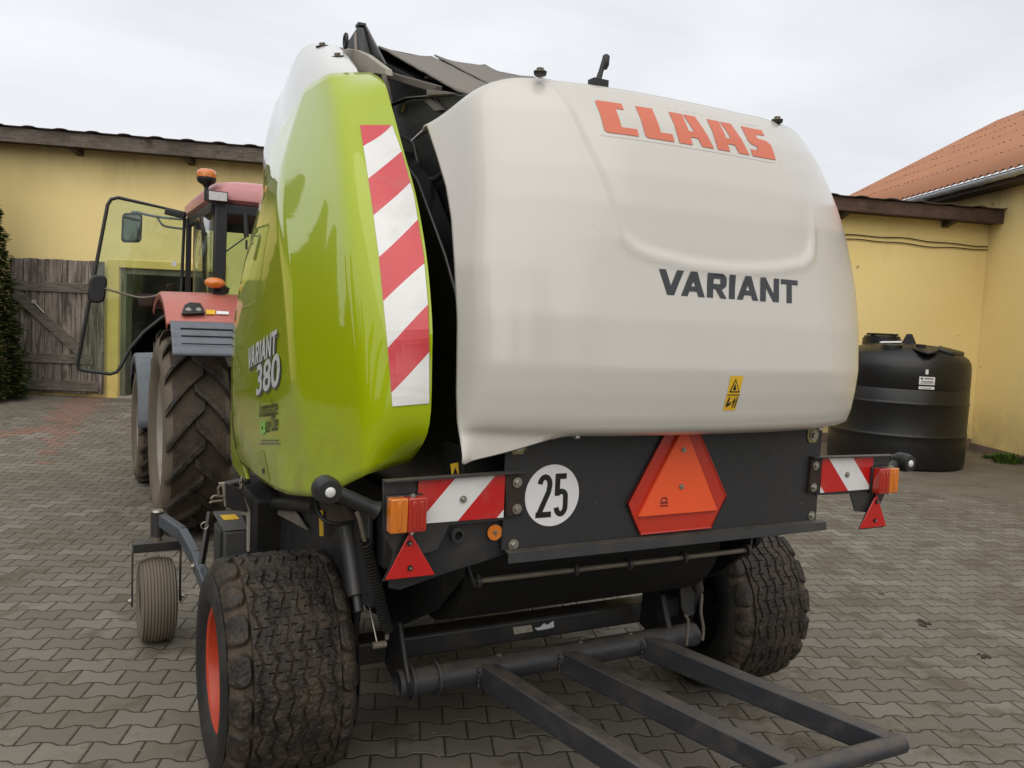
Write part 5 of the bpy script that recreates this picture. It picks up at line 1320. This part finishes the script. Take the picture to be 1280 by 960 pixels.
# ---- left pickup gauge wheel on its arm
CWC = V((-1.512, 5.15, .24))
def gauge():
    r = bpy.data.objects.new('gauge_wheel', None); COL.objects.link(r); r.parent = BAL; r.location = -V(BAL.location); r['label'] = 'small ribbed gauge wheel on a bent arm at the left'
    R = .240; hw = .090; prof = [(.12, -hw+.01), (.15, -hw-.004), (.19, -hw-.006), (R-.025, -hw+.004)]
    n = 60; 
    for i in range(n+1):
        w = -1+2*i/n; x = w*(hw-.006); g = 1-sstep(.10, .24, abs(((w+1)*5.0) % 1-.5)); rr = R-.016*w*w
        prof.append((rr-.006*g, x))
    prof += [(R-.025, hw-.004), (.19, hw+.006), (.15, hw+.004), (.12, hw-.01)]
    build('tyre', MB().lathe(prof, CWC, (1, 0, 0), 72), CASTT, r, smooth=50)
    build('rim', MB().lathe([(.13, hw-.03), (.12, hw-.025), (.11, .03), (.03, .04), (.03, .07), (0, .07)], CWC, (-1, 0, 0), 40), ORIM, r, smooth=40)
    build('rim', MB().lathe([(.13, hw-.03), (.12, hw-.025), (.11, .03), (.03, .04), (.03, .07), (0, .07)], CWC, (1, 0, 0), 40), ORIM, r, smooth=40)
    f = MB(); x0, x1 = CWC.x-.128, CWC.x+.128; zt = CWC.z+.285
    f.box((x0, CWC.y-.04, zt), (x1, CWC.y+.05, zt+.055)); fk = build('fork', f, BLACKG, r, bevel=.005)
    for x in (x0, x1):
        q = MB().box((x-.004, CWC.y-.02, CWC.z-.03), (x+.004, CWC.y+.03, zt)); build('fork_leg', q, BLACKG, fk, bevel=.002)
        bolt((x+(.006 if x > CWC.x else -.006), CWC.y, CWC.z), (1 if x > CWC.x else -1, 0, 0), .014, fk)
    q = MB().tube([V((CWC.x, CWC.y, zt+.05)), V((CWC.x, CWC.y, zt+.09))], .028, 16); build('swivel', q, STEEL, fk, smooth=40)
    pv = V((CWC.x, CWC.y, zt+.085)); q = MB().tube([pv, pv+V((0, 0, .14))], .036, 24); build('pivot_tube', q, BLACKG, r, smooth=40)
    build('pivot_cap', MB().lathe([(0, .012), (.030, .010), (.035, 0)], pv+V((0, 0, .139)), n=24), GALV, r, smooth=50)
    a0 = pv+V((.01, 0, .10)); pts = [a0, onY(228, 667, 4.98), onY(244, 696, 4.75), onY(263, 745, 4.35)]
    # plate arm: bar pieces with mitred look
    q = MB()
    for p, s_ in zip(pts, pts[1:]): q.bar(p, s_, .05, .075)
    build('arm', q, worn('blue_grey_arm_paint', (.060, .068, .080), .42, amt=.4, sc_=9, coat=.2), r, bevel=.008)
    bolt(pts[2].lerp(pts[3], .25)+V((-.026, 0, 0)), (-1, 0, 0), .014, r)
gauge()

# ---- boxes, pickup frame and catches at the left front of the wheel
p = lambda u, v, x: onX(u, v, x)
q = MB(); A_ = p(277, 665, -1.17); Bx = p(317, 705, -1.17)
c0_ = onY(280, 665, 4.55); c1_ = onY(319, 700, 4.55)
q.box((c0_.x, 4.55, c1_.z-.12), (c1_.x, 4.82, c0_.z)); 
CB = build('control_box', q, worn('dusty_dark_box', (.045, .047, .048), .5, amt=.5, sc_=10), BAL, bevel=.012)
q = MB().prism([V((c0_.x-.02, 4.82, c0_.z+.045)), V((c0_.x-.0, 4.55, c0_.z+.003)), V((c1_.x, 4.55, c0_.z+.003)), V((c1_.x-.03, 4.82, c0_.z+.045))], V((0, .0, .006))); build('box_lid', q, worn('dusty_dark_lid', (.07, .07, .068), .55, amt=.7, sc_=10), CB, bevel=.002)
q = MB().prism([V((c0_.x-.012, 4.60, c0_.z-.01)), V((c0_.x-.012, 4.8, c0_.z-.01)), V((c0_.x-.012, 4.8, c1_.z-.1)), V((c0_.x-.012, 4.60, c1_.z-.1))], V((.011, 0, 0))); build('box_side', q, BLACKG, CB, bevel=.004)
q = MB().prism([V((c0_.x+.02, 4.68, c0_.z+.031)), V((c0_.x+.10, 4.68, c0_.z+.031)), V((c0_.x+.09, 4.75, c0_.z+.042)), V((c0_.x+.01, 4.75, c0_.z+.042))], V((0, 0, .002))); build('warning_sticker', q, YELS, CB)
# bracket plates over the box
q = MB().prism([onY(u, v, 4.50) for u, v in ((273, 604), (281, 603), (306, 622), (316, 645), (318, 690), (309, 690), (309, 645), (290, 640), (281, 633), (278, 610))], V((0, .02, 0))); build('bracket_plate', q, DUSTST, BAL, bevel=.004)
q = MB().prism([onY(u, v, 4.485) for u, v in ((281, 603), (302, 612), (310, 640), (283, 636))], V((0, .012, 0))); build('bracket_plate', q, BLACKG, BAL, bevel=.004)
q = MB().tube([onY(279, 607, 4.6), onY(312, 600, 4.6)], .02, 12); build('cross_tube', q, BLACKG, BAL, smooth=50)
q = MB()
for k in range(4):
    c = onY(302, 600+4*k, 4.5); q.tube([c+V((.010*cos(a)*(1 if k % 2 else .3), .010*cos(a)*(.3 if k % 2 else 1), .018*sin(a))) for a in [2*pi*j/12 for j in range(12)]], .005, 6, closed=True)
build('chain', q, STEEL, BAL, smooth=60)
for pts in (((281, 621), (268, 620), (264, 624)), ((278, 626), (266, 627), (262, 629)), ((283, 636), (288, 637)), ((277, 606), (273, 610), (274, 619))):
    build('hook', MB().tube(cr([onY(u, v, 4.47) for u, v in pts], 8), .007, 8), STEEL, BAL, smooth=60)
q = MB().bar(onY(263, 640, 4.62), onY(252, 705, 4.55), .02, .045); build('stay_bar', q, BLACKG, BAL, bevel=.004)
c = onY(256, 657, 4.5); build('lynch_pin', MB().tube([c+V((.018*cos(a), 0, .018*sin(a))) for a in [2*pi*j/14 for j in range(14)]], .0035, 6, closed=True), GALV, BAL, smooth=60)
# pickup trough and inner panels behind the wheel
q = MB(); q.box((-1.12, 4.45, .30), (1.12, 5.1, .95)); build('pickup_body', q, CHAMB, BAL, bevel=.03)
q = MB().prism([onX(u, v, -.97) for u, v in ((318, 610), (398, 625), (460, 640), (462, 760), (398, 730), (318, 700))], V((.02, 0, 0))); build('lower_side_panel', q, BLACK, BAL, bevel=.004)
q = MB().prism([onX(u, v, -.99) for u, v in ((337, 637), (368, 637), (384, 663), (340, 640))], V((.01, 0, 0))); build('gusset', q, BELT, BAL, bevel=.002)
q = MB().tube([onX(318, 628, -1.0), onX(395, 633, -1.0)], .03, 12); build('frame_tube', q, BLACK, BAL, smooth=50)
q = MB().prism([onX(u, v, -1.0) for u, v in ((399, 638), (404, 638), (404.5, 670), (400, 670))], V((-.002, 0, 0))); build('warning_sticker', q, YELS, BAL)
q = MB().prism([onX(u, v, -.99) for u, v in ((398, 628), (432, 632), (440, 650), (412, 655), (404, 648))], V((.02, 0, 0))); build('rusty_guard', q, worn('rusty_guard', (.07, .05, .038), .7, amt=.6), BAL, bevel=.002)
q = MB(); q.box((-.25, 4.9, .42), (.25, 7.3, .60)); build('drawbar', q, BLACKG, BAL, bevel=.02)

# ------------------------------------------------------------------ TRACTOR
TRC = thing('tractor', V((-.15, 8.5, 0)), 'faded red tractor with its glass cab door swung open, hitched ahead of the baler', 'tractor')
TX = -.15
def ag_wheel(name, R, wd, rimR, nlug, lugh, hand, label):
    r = bpy.data.objects.new(name, None); COL.objects.link(r); r.parent = TRC; r['label'] = label
    hw = wd/2; Rc = R-lugh
    prof = [(rimR+.005, hw*.72), (rimR+.05, hw*.95), ((rimR+Rc)/2, hw*1.03), (Rc-.08, hw*.99), (Rc-.03, hw*.93), (Rc-.008, hw*.75)]
    full = [(a, b) for a, b in prof]+[(Rc, hw*.4), (Rc+.002, 0), (Rc, -hw*.4)]+[(a, -b) for a, b in prof[::-1]]
    t = build('tyre', MB().lathe(full, (0, 0, 0), (1, 0, 0), 96), SIDEW, r, smooth=60)
    # lugs
    lg = MB()
    for side in (-1, 1):
        for k in range(nlug):
            th0 = 2*pi*(k+(.5 if side > 0 else 0))/nlug
            m_ = 9; base = []; topv = []
            for i in range(m_+1):
                s = i/m_; x = side*(-.035+s*(hw*.98+.035)); dth = s*.30+.10*s*s
                th = th0+dth*(1 if True else -1)
                rb = Rc-.012 if abs(x) < hw*.75 else Rc-.012-.06*((abs(x)-hw*.75)/(hw*.25))**1.5
                rt = R-.004*s-.05*max(0, (s-.86)/.14)**1.5
                wl = (.040+.008*(1-s))/R/1.0; wt = wl*.66
                base.append([(rb, th-wl, x), (rb, th+wl, x)]); topv.append([(rt, th-wt, x), (rt, th+wt, x)])
            P = lambda q: V((q[2], q[0]*cos(q[1]), q[0]*sin(q[1])))
            vs = []
            for b_, t_ in zip(base, topv): vs += [P(b_[0]), P(t_[0]), P(t_[1]), P(b_[1])]
            fs = []
            for i in range(m_):
                for j in range(3): fs.append((i*4+j, i*4+j+1, (i+1)*4+j+1, (i+1)*4+j))
            fs += [(3, 2, 1, 0), tuple(m_*4+j for j in range(4))]
            lg.add(vs, fs)
    lo = build('tread_lugs', lg, TYRET, t, bevel=.005)
    tread = build('tread_ground', MB().lathe([(Rc-.006, hw*.78), (Rc+.004, hw*.4), (Rc+.006, 0), (Rc+.004, -hw*.4), (Rc-.006, -hw*.78)], (0, 0, 0), (1, 0, 0), 96), TYRET, t, smooth=60)
    for ob_ in (lo, tread):
        at = ob_.data.attributes.new('groove', 'FLOAT', 'POINT')
        at.data.foreach_set('value', [max(0, min(1, (R-.01-hypot(v.co.y, v.co.z))/(lugh*.9))) for v in ob_.data.vertices])
    build('rim', MB().lathe([(rimR+.012, hw*.74), (rimR, hw*.78), (rimR-.015, hw*.72), (rimR-.03, hw*.5), (rimR-.05, hw*.1), (rimR-.08, hw*.02), (rimR*.55, -.01), (rimR*.4, hw*.2), (.12, hw*.25), (.10, hw*.5), (0, hw*.52)], (0, 0, 0), (-1, 0, 0), 72), TRIM, r, smooth=40)
    return r
w1 = ag_wheel('rear_wheel', .865, .50, .515, 18, .052, 1, 'left rear wheel with chevron lugs and dusty rim'); w1.location = V((-1.05, 7.72, .865))-V(TRC.location)
w2 = copy_tree(w1, TRC); w2.location = V((.80, 7.72, .865))-V(TRC.location); w2['label'] = 'right rear wheel, hidden by the baler'; w2.rotation_euler = (0, 0, 0); w2.scale = (-1, 1, 1)
w3 = ag_wheel('front_wheel', .64, .38, .39, 18, .035, 1, 'left front wheel under the grey mudguard'); w3.location = V((-1.12, 9.92, .64))-V(TRC.location)
w4 = copy_tree(w3, TRC); w4.location = V((.86, 9.92, .64))-V(TRC.location); w4['label'] = 'right front wheel, hidden by the baler'; w4.scale = (-1, 1, 1)

def fender(x0, x1, cy, cz, R, a0, a1, mat, name, n=22, lip=.07):
    q = MB(); rows = []
    for i in range(n+1):
        a = radians(a0+(a1-a0)*i/n); y = cy+R*cos(a); z = cz+R*sin(a); yi = cy+(R-lip)*cos(a); zi = cz+(R-lip)*sin(a)
        rows.append([V((x0, yi, zi)), V((x0+.0, cy+(R-.02)*cos(a), cz+(R-.02)*sin(a))), V((x0+.02, y, z)), V(((x0+x1)/2, y+.005*cos(a), z+.008)), V((x1, y, z))])
    return build(name, q.grid(rows), mat, TRC, smooth=45, solid=.012)
f1 = fender(-1.29, -.52, 7.72, .98, 1.06, 60, 130, REDTR, 'rear_mudguard'); f1['label'] = 'faded red left rear mudguard'
fr = fender(.22, .99, 7.72, .98, 1.06, 60, 130, REDTR, 'rear_mudguard'); fr['label'] = 'right rear mudguard, hidden'
# grey plastic extension with ribs at the rear of the guard
def ext():
    a0, a1 = radians(130.5), radians(148); rows = []; R = 1.075; n = 12
    for i in range(n+1):
        a = a0+(a1-a0)*i/n; rr = R-.010*(1-abs(sin(i*pi/3)))*(0 if i in (0, n) else 1)
        rows.append([V((x, 7.72+rr*cos(a), .98+rr*sin(a))) for x in ((-1.27, -1.25, -.55, -.52))])
    return build('mudguard_extension', MB().grid(rows), GREYPL, TRC, smooth=30, solid=.015)
EX = ext()
for i, aa in enumerate((134.5, 138.5, 142.5)):
    a = radians(aa); q = MB().bar(V((-1.20, 7.72+1.083*cos(a), .98+1.083*sin(a))), V((-.60, 7.72+1.083*cos(a), .98+1.083*sin(a))), .01, .012); build('slot', q, BLKINK, EX)
def on_guard(u, v, off=0):
    # on the outer skin of the guard
    d = ray(u, v)
    best = onY(u, v, 6.9)
    oy, oz = CAM.y-7.72, CAM.z-.98; dy, dz = d.y, d.z; a = dy*dy+dz*dz; b = oy*dy+oz*dz; c = oy*oy+oz*oz-(1.065+off)**2; D = b*b-a*c
    if D > 0: return CAM+d*((-b-sqrt(D))/a)
    return best
g1 = on_guard(241, 386, .0)
for dx in (0,):
    q = MB(); c = on_guard(241, 388, .02)
    q.prism([on_guard(u, v, .0) for u, v in ((226, 394), (230, 382), (236, 379), (250, 380), (256, 393))], V((0, -.05, .01))); sk = build('socket_box', q, BLKPL, TRC, bevel=.008)
    for u in (234.5, 247): bolt(on_guard(u, 388.5, .0)+V((0, -.052, .005)), (0, -1, .2), .013, sk)
q = MB().add([on_guard(u, v, .014) for u, v in ((257.5, 387), (269, 387.5), (269, 393), (257.5, 392.5))], [(0, 1, 2, 3)]); build('warning_sticker', q, YELS, TRC, fix=False)
q = MB().add([on_guard(u, v, .014) for u, v in ((270.5, 388.5), (286, 389.5), (286, 393), (270.5, 392.5))], [(0, 1, 2, 3)]); build('white_label', q, WHITES, TRC, fix=False)
# front mudguard
f2 = fender(-1.33, -.96, 9.92, .66, .74, 40, 178, GREYPL, 'front_mudguard', lip=.10); f2['label'] = 'blue-grey plastic left front mudguard'
f3 = fender(.70, 1.05, 9.92, .66, .74, 40, 178, GREYPL, 'front_mudguard', lip=.10); f3['label'] = 'right front mudguard, hidden'
q = MB(); q.box((-.55, 9.4, .75), (.25, 11.6, 1.75)); build('engine_hood', q, REDTR, TRC, bevel=.10, seg=4)
q = MB(); q.box((-.40, 6.95, .55), (.10, 11.2, .98)); build('transmission', q, BLACK, TRC, bevel=.04)
q = MB().tube([V((-1.05, 7.72, .865)), V((.80, 7.72, .865))], .11, 20); build('rear_axle', q, BLACK, TRC, smooth=50)
q = MB().tube([V((-1.1, 9.92, .64)), V((.84, 9.92, .64))], .07, 20); build('front_axle', q, BLACK, TRC, smooth=50)
# cab
CX0, CX1 = -.90, .56; CYR, CYF = 7.62, 9.35; ZF, ZR = 1.30, 2.80
def pillar(pts, w, h, name='pillar', mat=BLKPL):
    q = MB()
    for a, b in zip(pts, pts[1:]): q.bar(a, b, w, h, up=(0, 1, 0))
    return build(name, q, mat, TRC, bevel=.01)
CF = MB(); CF.box((CX0, CYR, 1.15), (CX1, CYF, 1.42)); cabb = build('cab_floor', CF, BLKPL, TRC, bevel=.04)
rear_l = [V((CX0+.03, CYR+.30, 1.42)), V((CX0+.02, CYR+.02, 1.95)), V((CX0+.05, CYR, 2.80))]
rear_r = [V((CX1-.03, CYR+.30, 1.42)), V((CX1-.02, CYR+.02, 1.95)), V((CX1-.05, CYR, 2.80))]
pillar([V((CX0+.30, CYR-.02, 1.45)), V((CX0+.07, CYR-.02, 1.85)), V((CX0+.08, CYR, 2.80))], .10, .09); pillar([V((CX1-.16, CYR-.02, 1.55)), V((CX1-.09, CYR-.02, 1.95)), V((CX1-.09, CYR, 2.80))], .10, .09)
pillar([V((CX0, 9.08, 1.42)), V((CX0, 9.05, 2.80))], .05, .05); pillar([V((CX1, 9.08, 1.42)), V((CX1, 9.05, 2.80))], .05, .05)
pillar([V((CX0+.25, CYF+.1, 1.42)), V((CX0+.18, CYF, 2.80))], .05, .06); pillar([V((CX1-.25, CYF+.1, 1.42)), V((CX1-.18, CYF, 2.80))], .05, .06)
q = MB(); q.bar(V((CX0+.05, CYR, 2.76)), V((CX1-.05, CYR, 2.76)), .05, .09); q.bar(V((CX0+.02, CYR, 2.76)), V((CX0+.02, CYF, 2.76)), .05, .09); q.bar(V((CX1-.02, CYR, 2.76)), V((CX1-.02, CYF, 2.76)), .05, .09); q.bar(V((CX0+.1, CYF, 2.76)), V((CX1-.1, CYF, 2.76)), .05, .09)
build('window_sill', MB().bar(V((CX0+.14, CYR+.02, 1.60)), V((CX1-.14, CYR+.02, 1.60)), .04, .05), BLKPL, TRC, bevel=.01); build('cab_frame', q, BLKPL, TRC, bevel=.012)
# glass panes
g = MB().grid([[V((CX0+.13, CYR+.005, z)), V((CX1-.13, CYR+.005, z))] for z in (1.55, 2.72)]); build('rear_window', g, GLASS, TRC, solid=.005)
pane = []
for z in (1.45, 1.9, 2.3, 2.73):
    pane.append([V((CX0+.04-.06*sin(pi*t), CYR+.06+(9.03-CYR-.06)*t, z)) for t in [k/8 for k in range(9)]])
g = MB().grid(pane); sgl = build('side_window', g, GLASS, TRC, smooth=60, solid=.005); sgl['label'] = 'left rear quarter glass'
g = MB().grid([[V((CX1-.03, y, z)) for y in (CYR+.05, CYF)] for z in (1.45, 2.73)]); build('side_window', g, GLASS, TRC, solid=.005)
g = MB().grid([[V((x, CYF+.02, z)) for x in (CX0+.2, CX1-.2)] for z in (1.45, 2.73)]); build('windscreen', g, GLASS, TRC, solid=.005)
# seat, wheel inside
q = MB(); q.box((-.38, 8.2, 1.45), (.12, 8.7, 1.85)); q.box((-.36, 8.12, 1.85), (.10, 8.24, 2.35)); build('seat', q, BLKPL, TRC, bevel=.05, seg=3)
q = MB().tube([V((-.13+.19*cos(a), 9.0+.07*sin(a), 2.1+.17*sin(a))) for a in [2*pi*k/20 for k in range(20)]], .014, 8, closed=True); build('steering_wheel', q, BLKPL, TRC, smooth=60)
# roof
rf = []
for (ins, z) in ((.04, 2.80), (-.02, 2.84), (-.02, 2.92), (.03, 2.985), (.14, 3.02), (.4, 3.035)):
    rw = []; xa, xb, ya, yb = CX0+ins, CX1-ins, CYR-.03+ins, CYF+.1-ins; rad = .22
    for (cx_, cy_, s0) in ((xb-rad, yb-rad, 0), (xa+rad, yb-rad, 90), (xa+rad, ya+rad, 180), (xb-rad, ya+rad, 270)):
        for k in range(7): a = radians(s0+15*k); rw.append(V((cx_+rad*cos(a), cy_+rad*sin(a), z)))
    rw.append(rw[0]); rf.append(rw)
m_ = MB().grid(rf); o_ = len(m_.v)-len(rf[0]); m_.f.append(tuple(range(o_, len(m_.v)-1))); m_.fm.append(0)
build('cab_roof', m_, PINKTR, TRC, smooth=50)
q = MB(); q.box((.05, CYR+.3, 3.0), (.50, CYR+.9, 3.07)); build('roof_hatch', q, REDTR, TRC, bevel=.02)
# beacon
bc = onY(258, 236, CYR+.03); bz = bc.z-.02; bb = V((bc.x, CYR+.03, 0)); zt = onY(258, 211, CYR+.03).z; zm = onY(258, 225, CYR+.03).z
q = MB().tube([bb+V((0, 0, 2.82)), bb+V((0, 0, zm-.03))], .018, 12); bs = build('beacon', q, BLKPL, TRC, smooth=50)
build('beacon_base', MB().lathe([(.02, -.06), (.03, -.045), (.07, -.02), (.078, 0), (.078, .02), (0, .02)], bb+V((0, 0, zm)), n=28), BLKPL, bs, smooth=50)
build('beacon_dome', MB().lathe([(.078, .02), (.080, .05), (.074, .075), (.05, .088), (0, .09)], bb+V((0, 0, zm)), n=28), AMBER, bs, smooth=60)
# work light
wl = onY(274, 246, CYR-.10); q = MB().box((wl.x-.095, wl.y-.02, wl.z-.045), (wl.x+.07, wl.y+.05, wl.z+.045)); wk = build('work_light', q, BLKPL, TRC, bevel=.008)
q = MB().box((wl.x-.085, wl.y-.026, wl.z-.035), (wl.x+.06, wl.y-.021, wl.z+.035)); build('lamp_glass', q, LENSW, wk, bevel=.002)
q = MB().tube([V((wl.x-.01, wl.y+.03, wl.z+.02)), V((wl.x-.02, CYR+.02, 2.84))], .012, 8); build('lamp_bracket', q, BLKPL, wk)
# amber side lamp on the guard
sl = onY(268.5, 353.5, CYR-.12); q = MB().lathe([(0, .05), (.05, .045), (.08, .02), (.085, 0), (.07, -.02), (0, -.02)], sl, (0, -1, .1), 28)
for i, v_ in enumerate(q.v): q.v[i] = (v_[0], v_[1], sl.z+(v_[2]-sl.z)*.55)
ind = build('indicator', q, AMBER, TRC, smooth=60); q = MB().bar(sl+V((.0, .03, -.01)), sl+V((.12, .14, -.06)), .05, .05); build('indicator_arm', q, BLKPL, ind)
# wiper / strut on the rear window
q = MB().tube([onY(306, 266, CYR-.02), onY(308, 296, CYR-.03)], .022, 8); q.tube([onY(308, 296, CYR-.03), onY(283, 314, CYR-.03)], .007, 6); q.tube([onY(308, 300, CYR-.03), onY(308, 312, CYR-.03)], .01, 6); build('window_strut', q, BLKPL, TRC)
# open door: hinged at the middle post, standing straight out
DY = 9.02
dp = [(231, 266), (148, 247), (139, 249), (134.5, 256), (97, 455), (98, 461), (104, 463), (138, 467.5), (146, 465), (152, 456), (163, 435), (180, 415), (200, 399), (222, 385), (226, 377)]
dp3 = [onY(u, v, DY) for u, v in dp]
dps = dp3
fr_ = build('door', MB().tube(dps, .017, 8, closed=True), BLKPL, TRC, smooth=40); fr_['label'] = 'open glass cab door in a thin black frame'
build('door_glass', MB().prism(dps, V((0, .005, 0))), GLASS, fr_)
q = MB().bar(onY(206, 264, DY-.03), onY(231, 270, DY-.03), .03, .06); build('door_strut', q, BLKPL, fr_, bevel=.01)
q = MB().prism([onY(u, v, DY-.004) for u, v in ((215, 325.5), (220.5, 326.5), (220, 333), (214.5, 332))], V((0, -.001, 0))); build('white_tag', q, WHITES, fr_)
# mirrors
MY = 9.9
def rrect(u0, v0, u1, v1, y, r_=4, sk=0):
    pts = []
    for cx_, cy_, s0 in ((u1-r_, v0+r_, -90), (u1-r_, v1-r_, 0), (u0+r_, v1-r_, 90), (u0+r_, v0+r_, 180)):
        for k in range(5): a = radians(s0+22.5*k); pts.append(onY(cx_+r_*cos(a)+sk*(v1-cy_), cy_+r_*sin(a), y))
    return pts
mm = build('mirror', MB().prism(rrect(151.5, 266, 177, 303, MY, 5, .04), V((0, .05, 0))), BLKPL, TRC, bevel=.008); mm['label'] = 'large mirror seen through the open door glass'
build('mirror_glass', MB().prism(rrect(154, 269, 174.5, 300, MY-.004, 4, .04), V((0, .003, 0))), MIRR, mm)
q = MB().tube(cr([onY(u, v, MY+.03) for u, v in ((164, 266), (170, 265), (186, 269), (205, 272), (229, 274))], 20), .014, 8); q.tube(cr([onY(u, v, MY+.03) for u, v in ((196, 270), (203, 281), (213, 284), (229, 286))], 14), .012, 8); build('mirror_arm', q, GREYPL, mm, smooth=50)
m2 = build('mirror', MB().prism(rrect(108.5, 343, 131, 379, 8.85, 9, .12), V((0, .07, 0))), BLKPL, TRC, bevel=.02, seg=3); m2['label'] = 'small dark oval mirror on a thin rod'
q = MB().tube(cr([onY(u, v, 8.86) for u, v in ((129, 360), (150, 366), (175, 372), (194, 370), (200, 366))], 16), .010, 8); build('mirror_rod', q, STEEL, m2, smooth=50)
# steps and grab area below the cab
q = MB(); q.box((-1.18, 8.9, .50), (-.80, 9.2, .56)); q.box((-1.18, 8.9, .85), (-.80, 9.2, .90)); build('cab_steps', q, BLKPL, TRC, bevel=.01)
for o in list(bpy.data.objects):
    if 'wroot' in o: del o['wroot']
    if o.type == 'EMPTY' and o.parent is None and 'label' not in o: print('unlabelled', o.name)
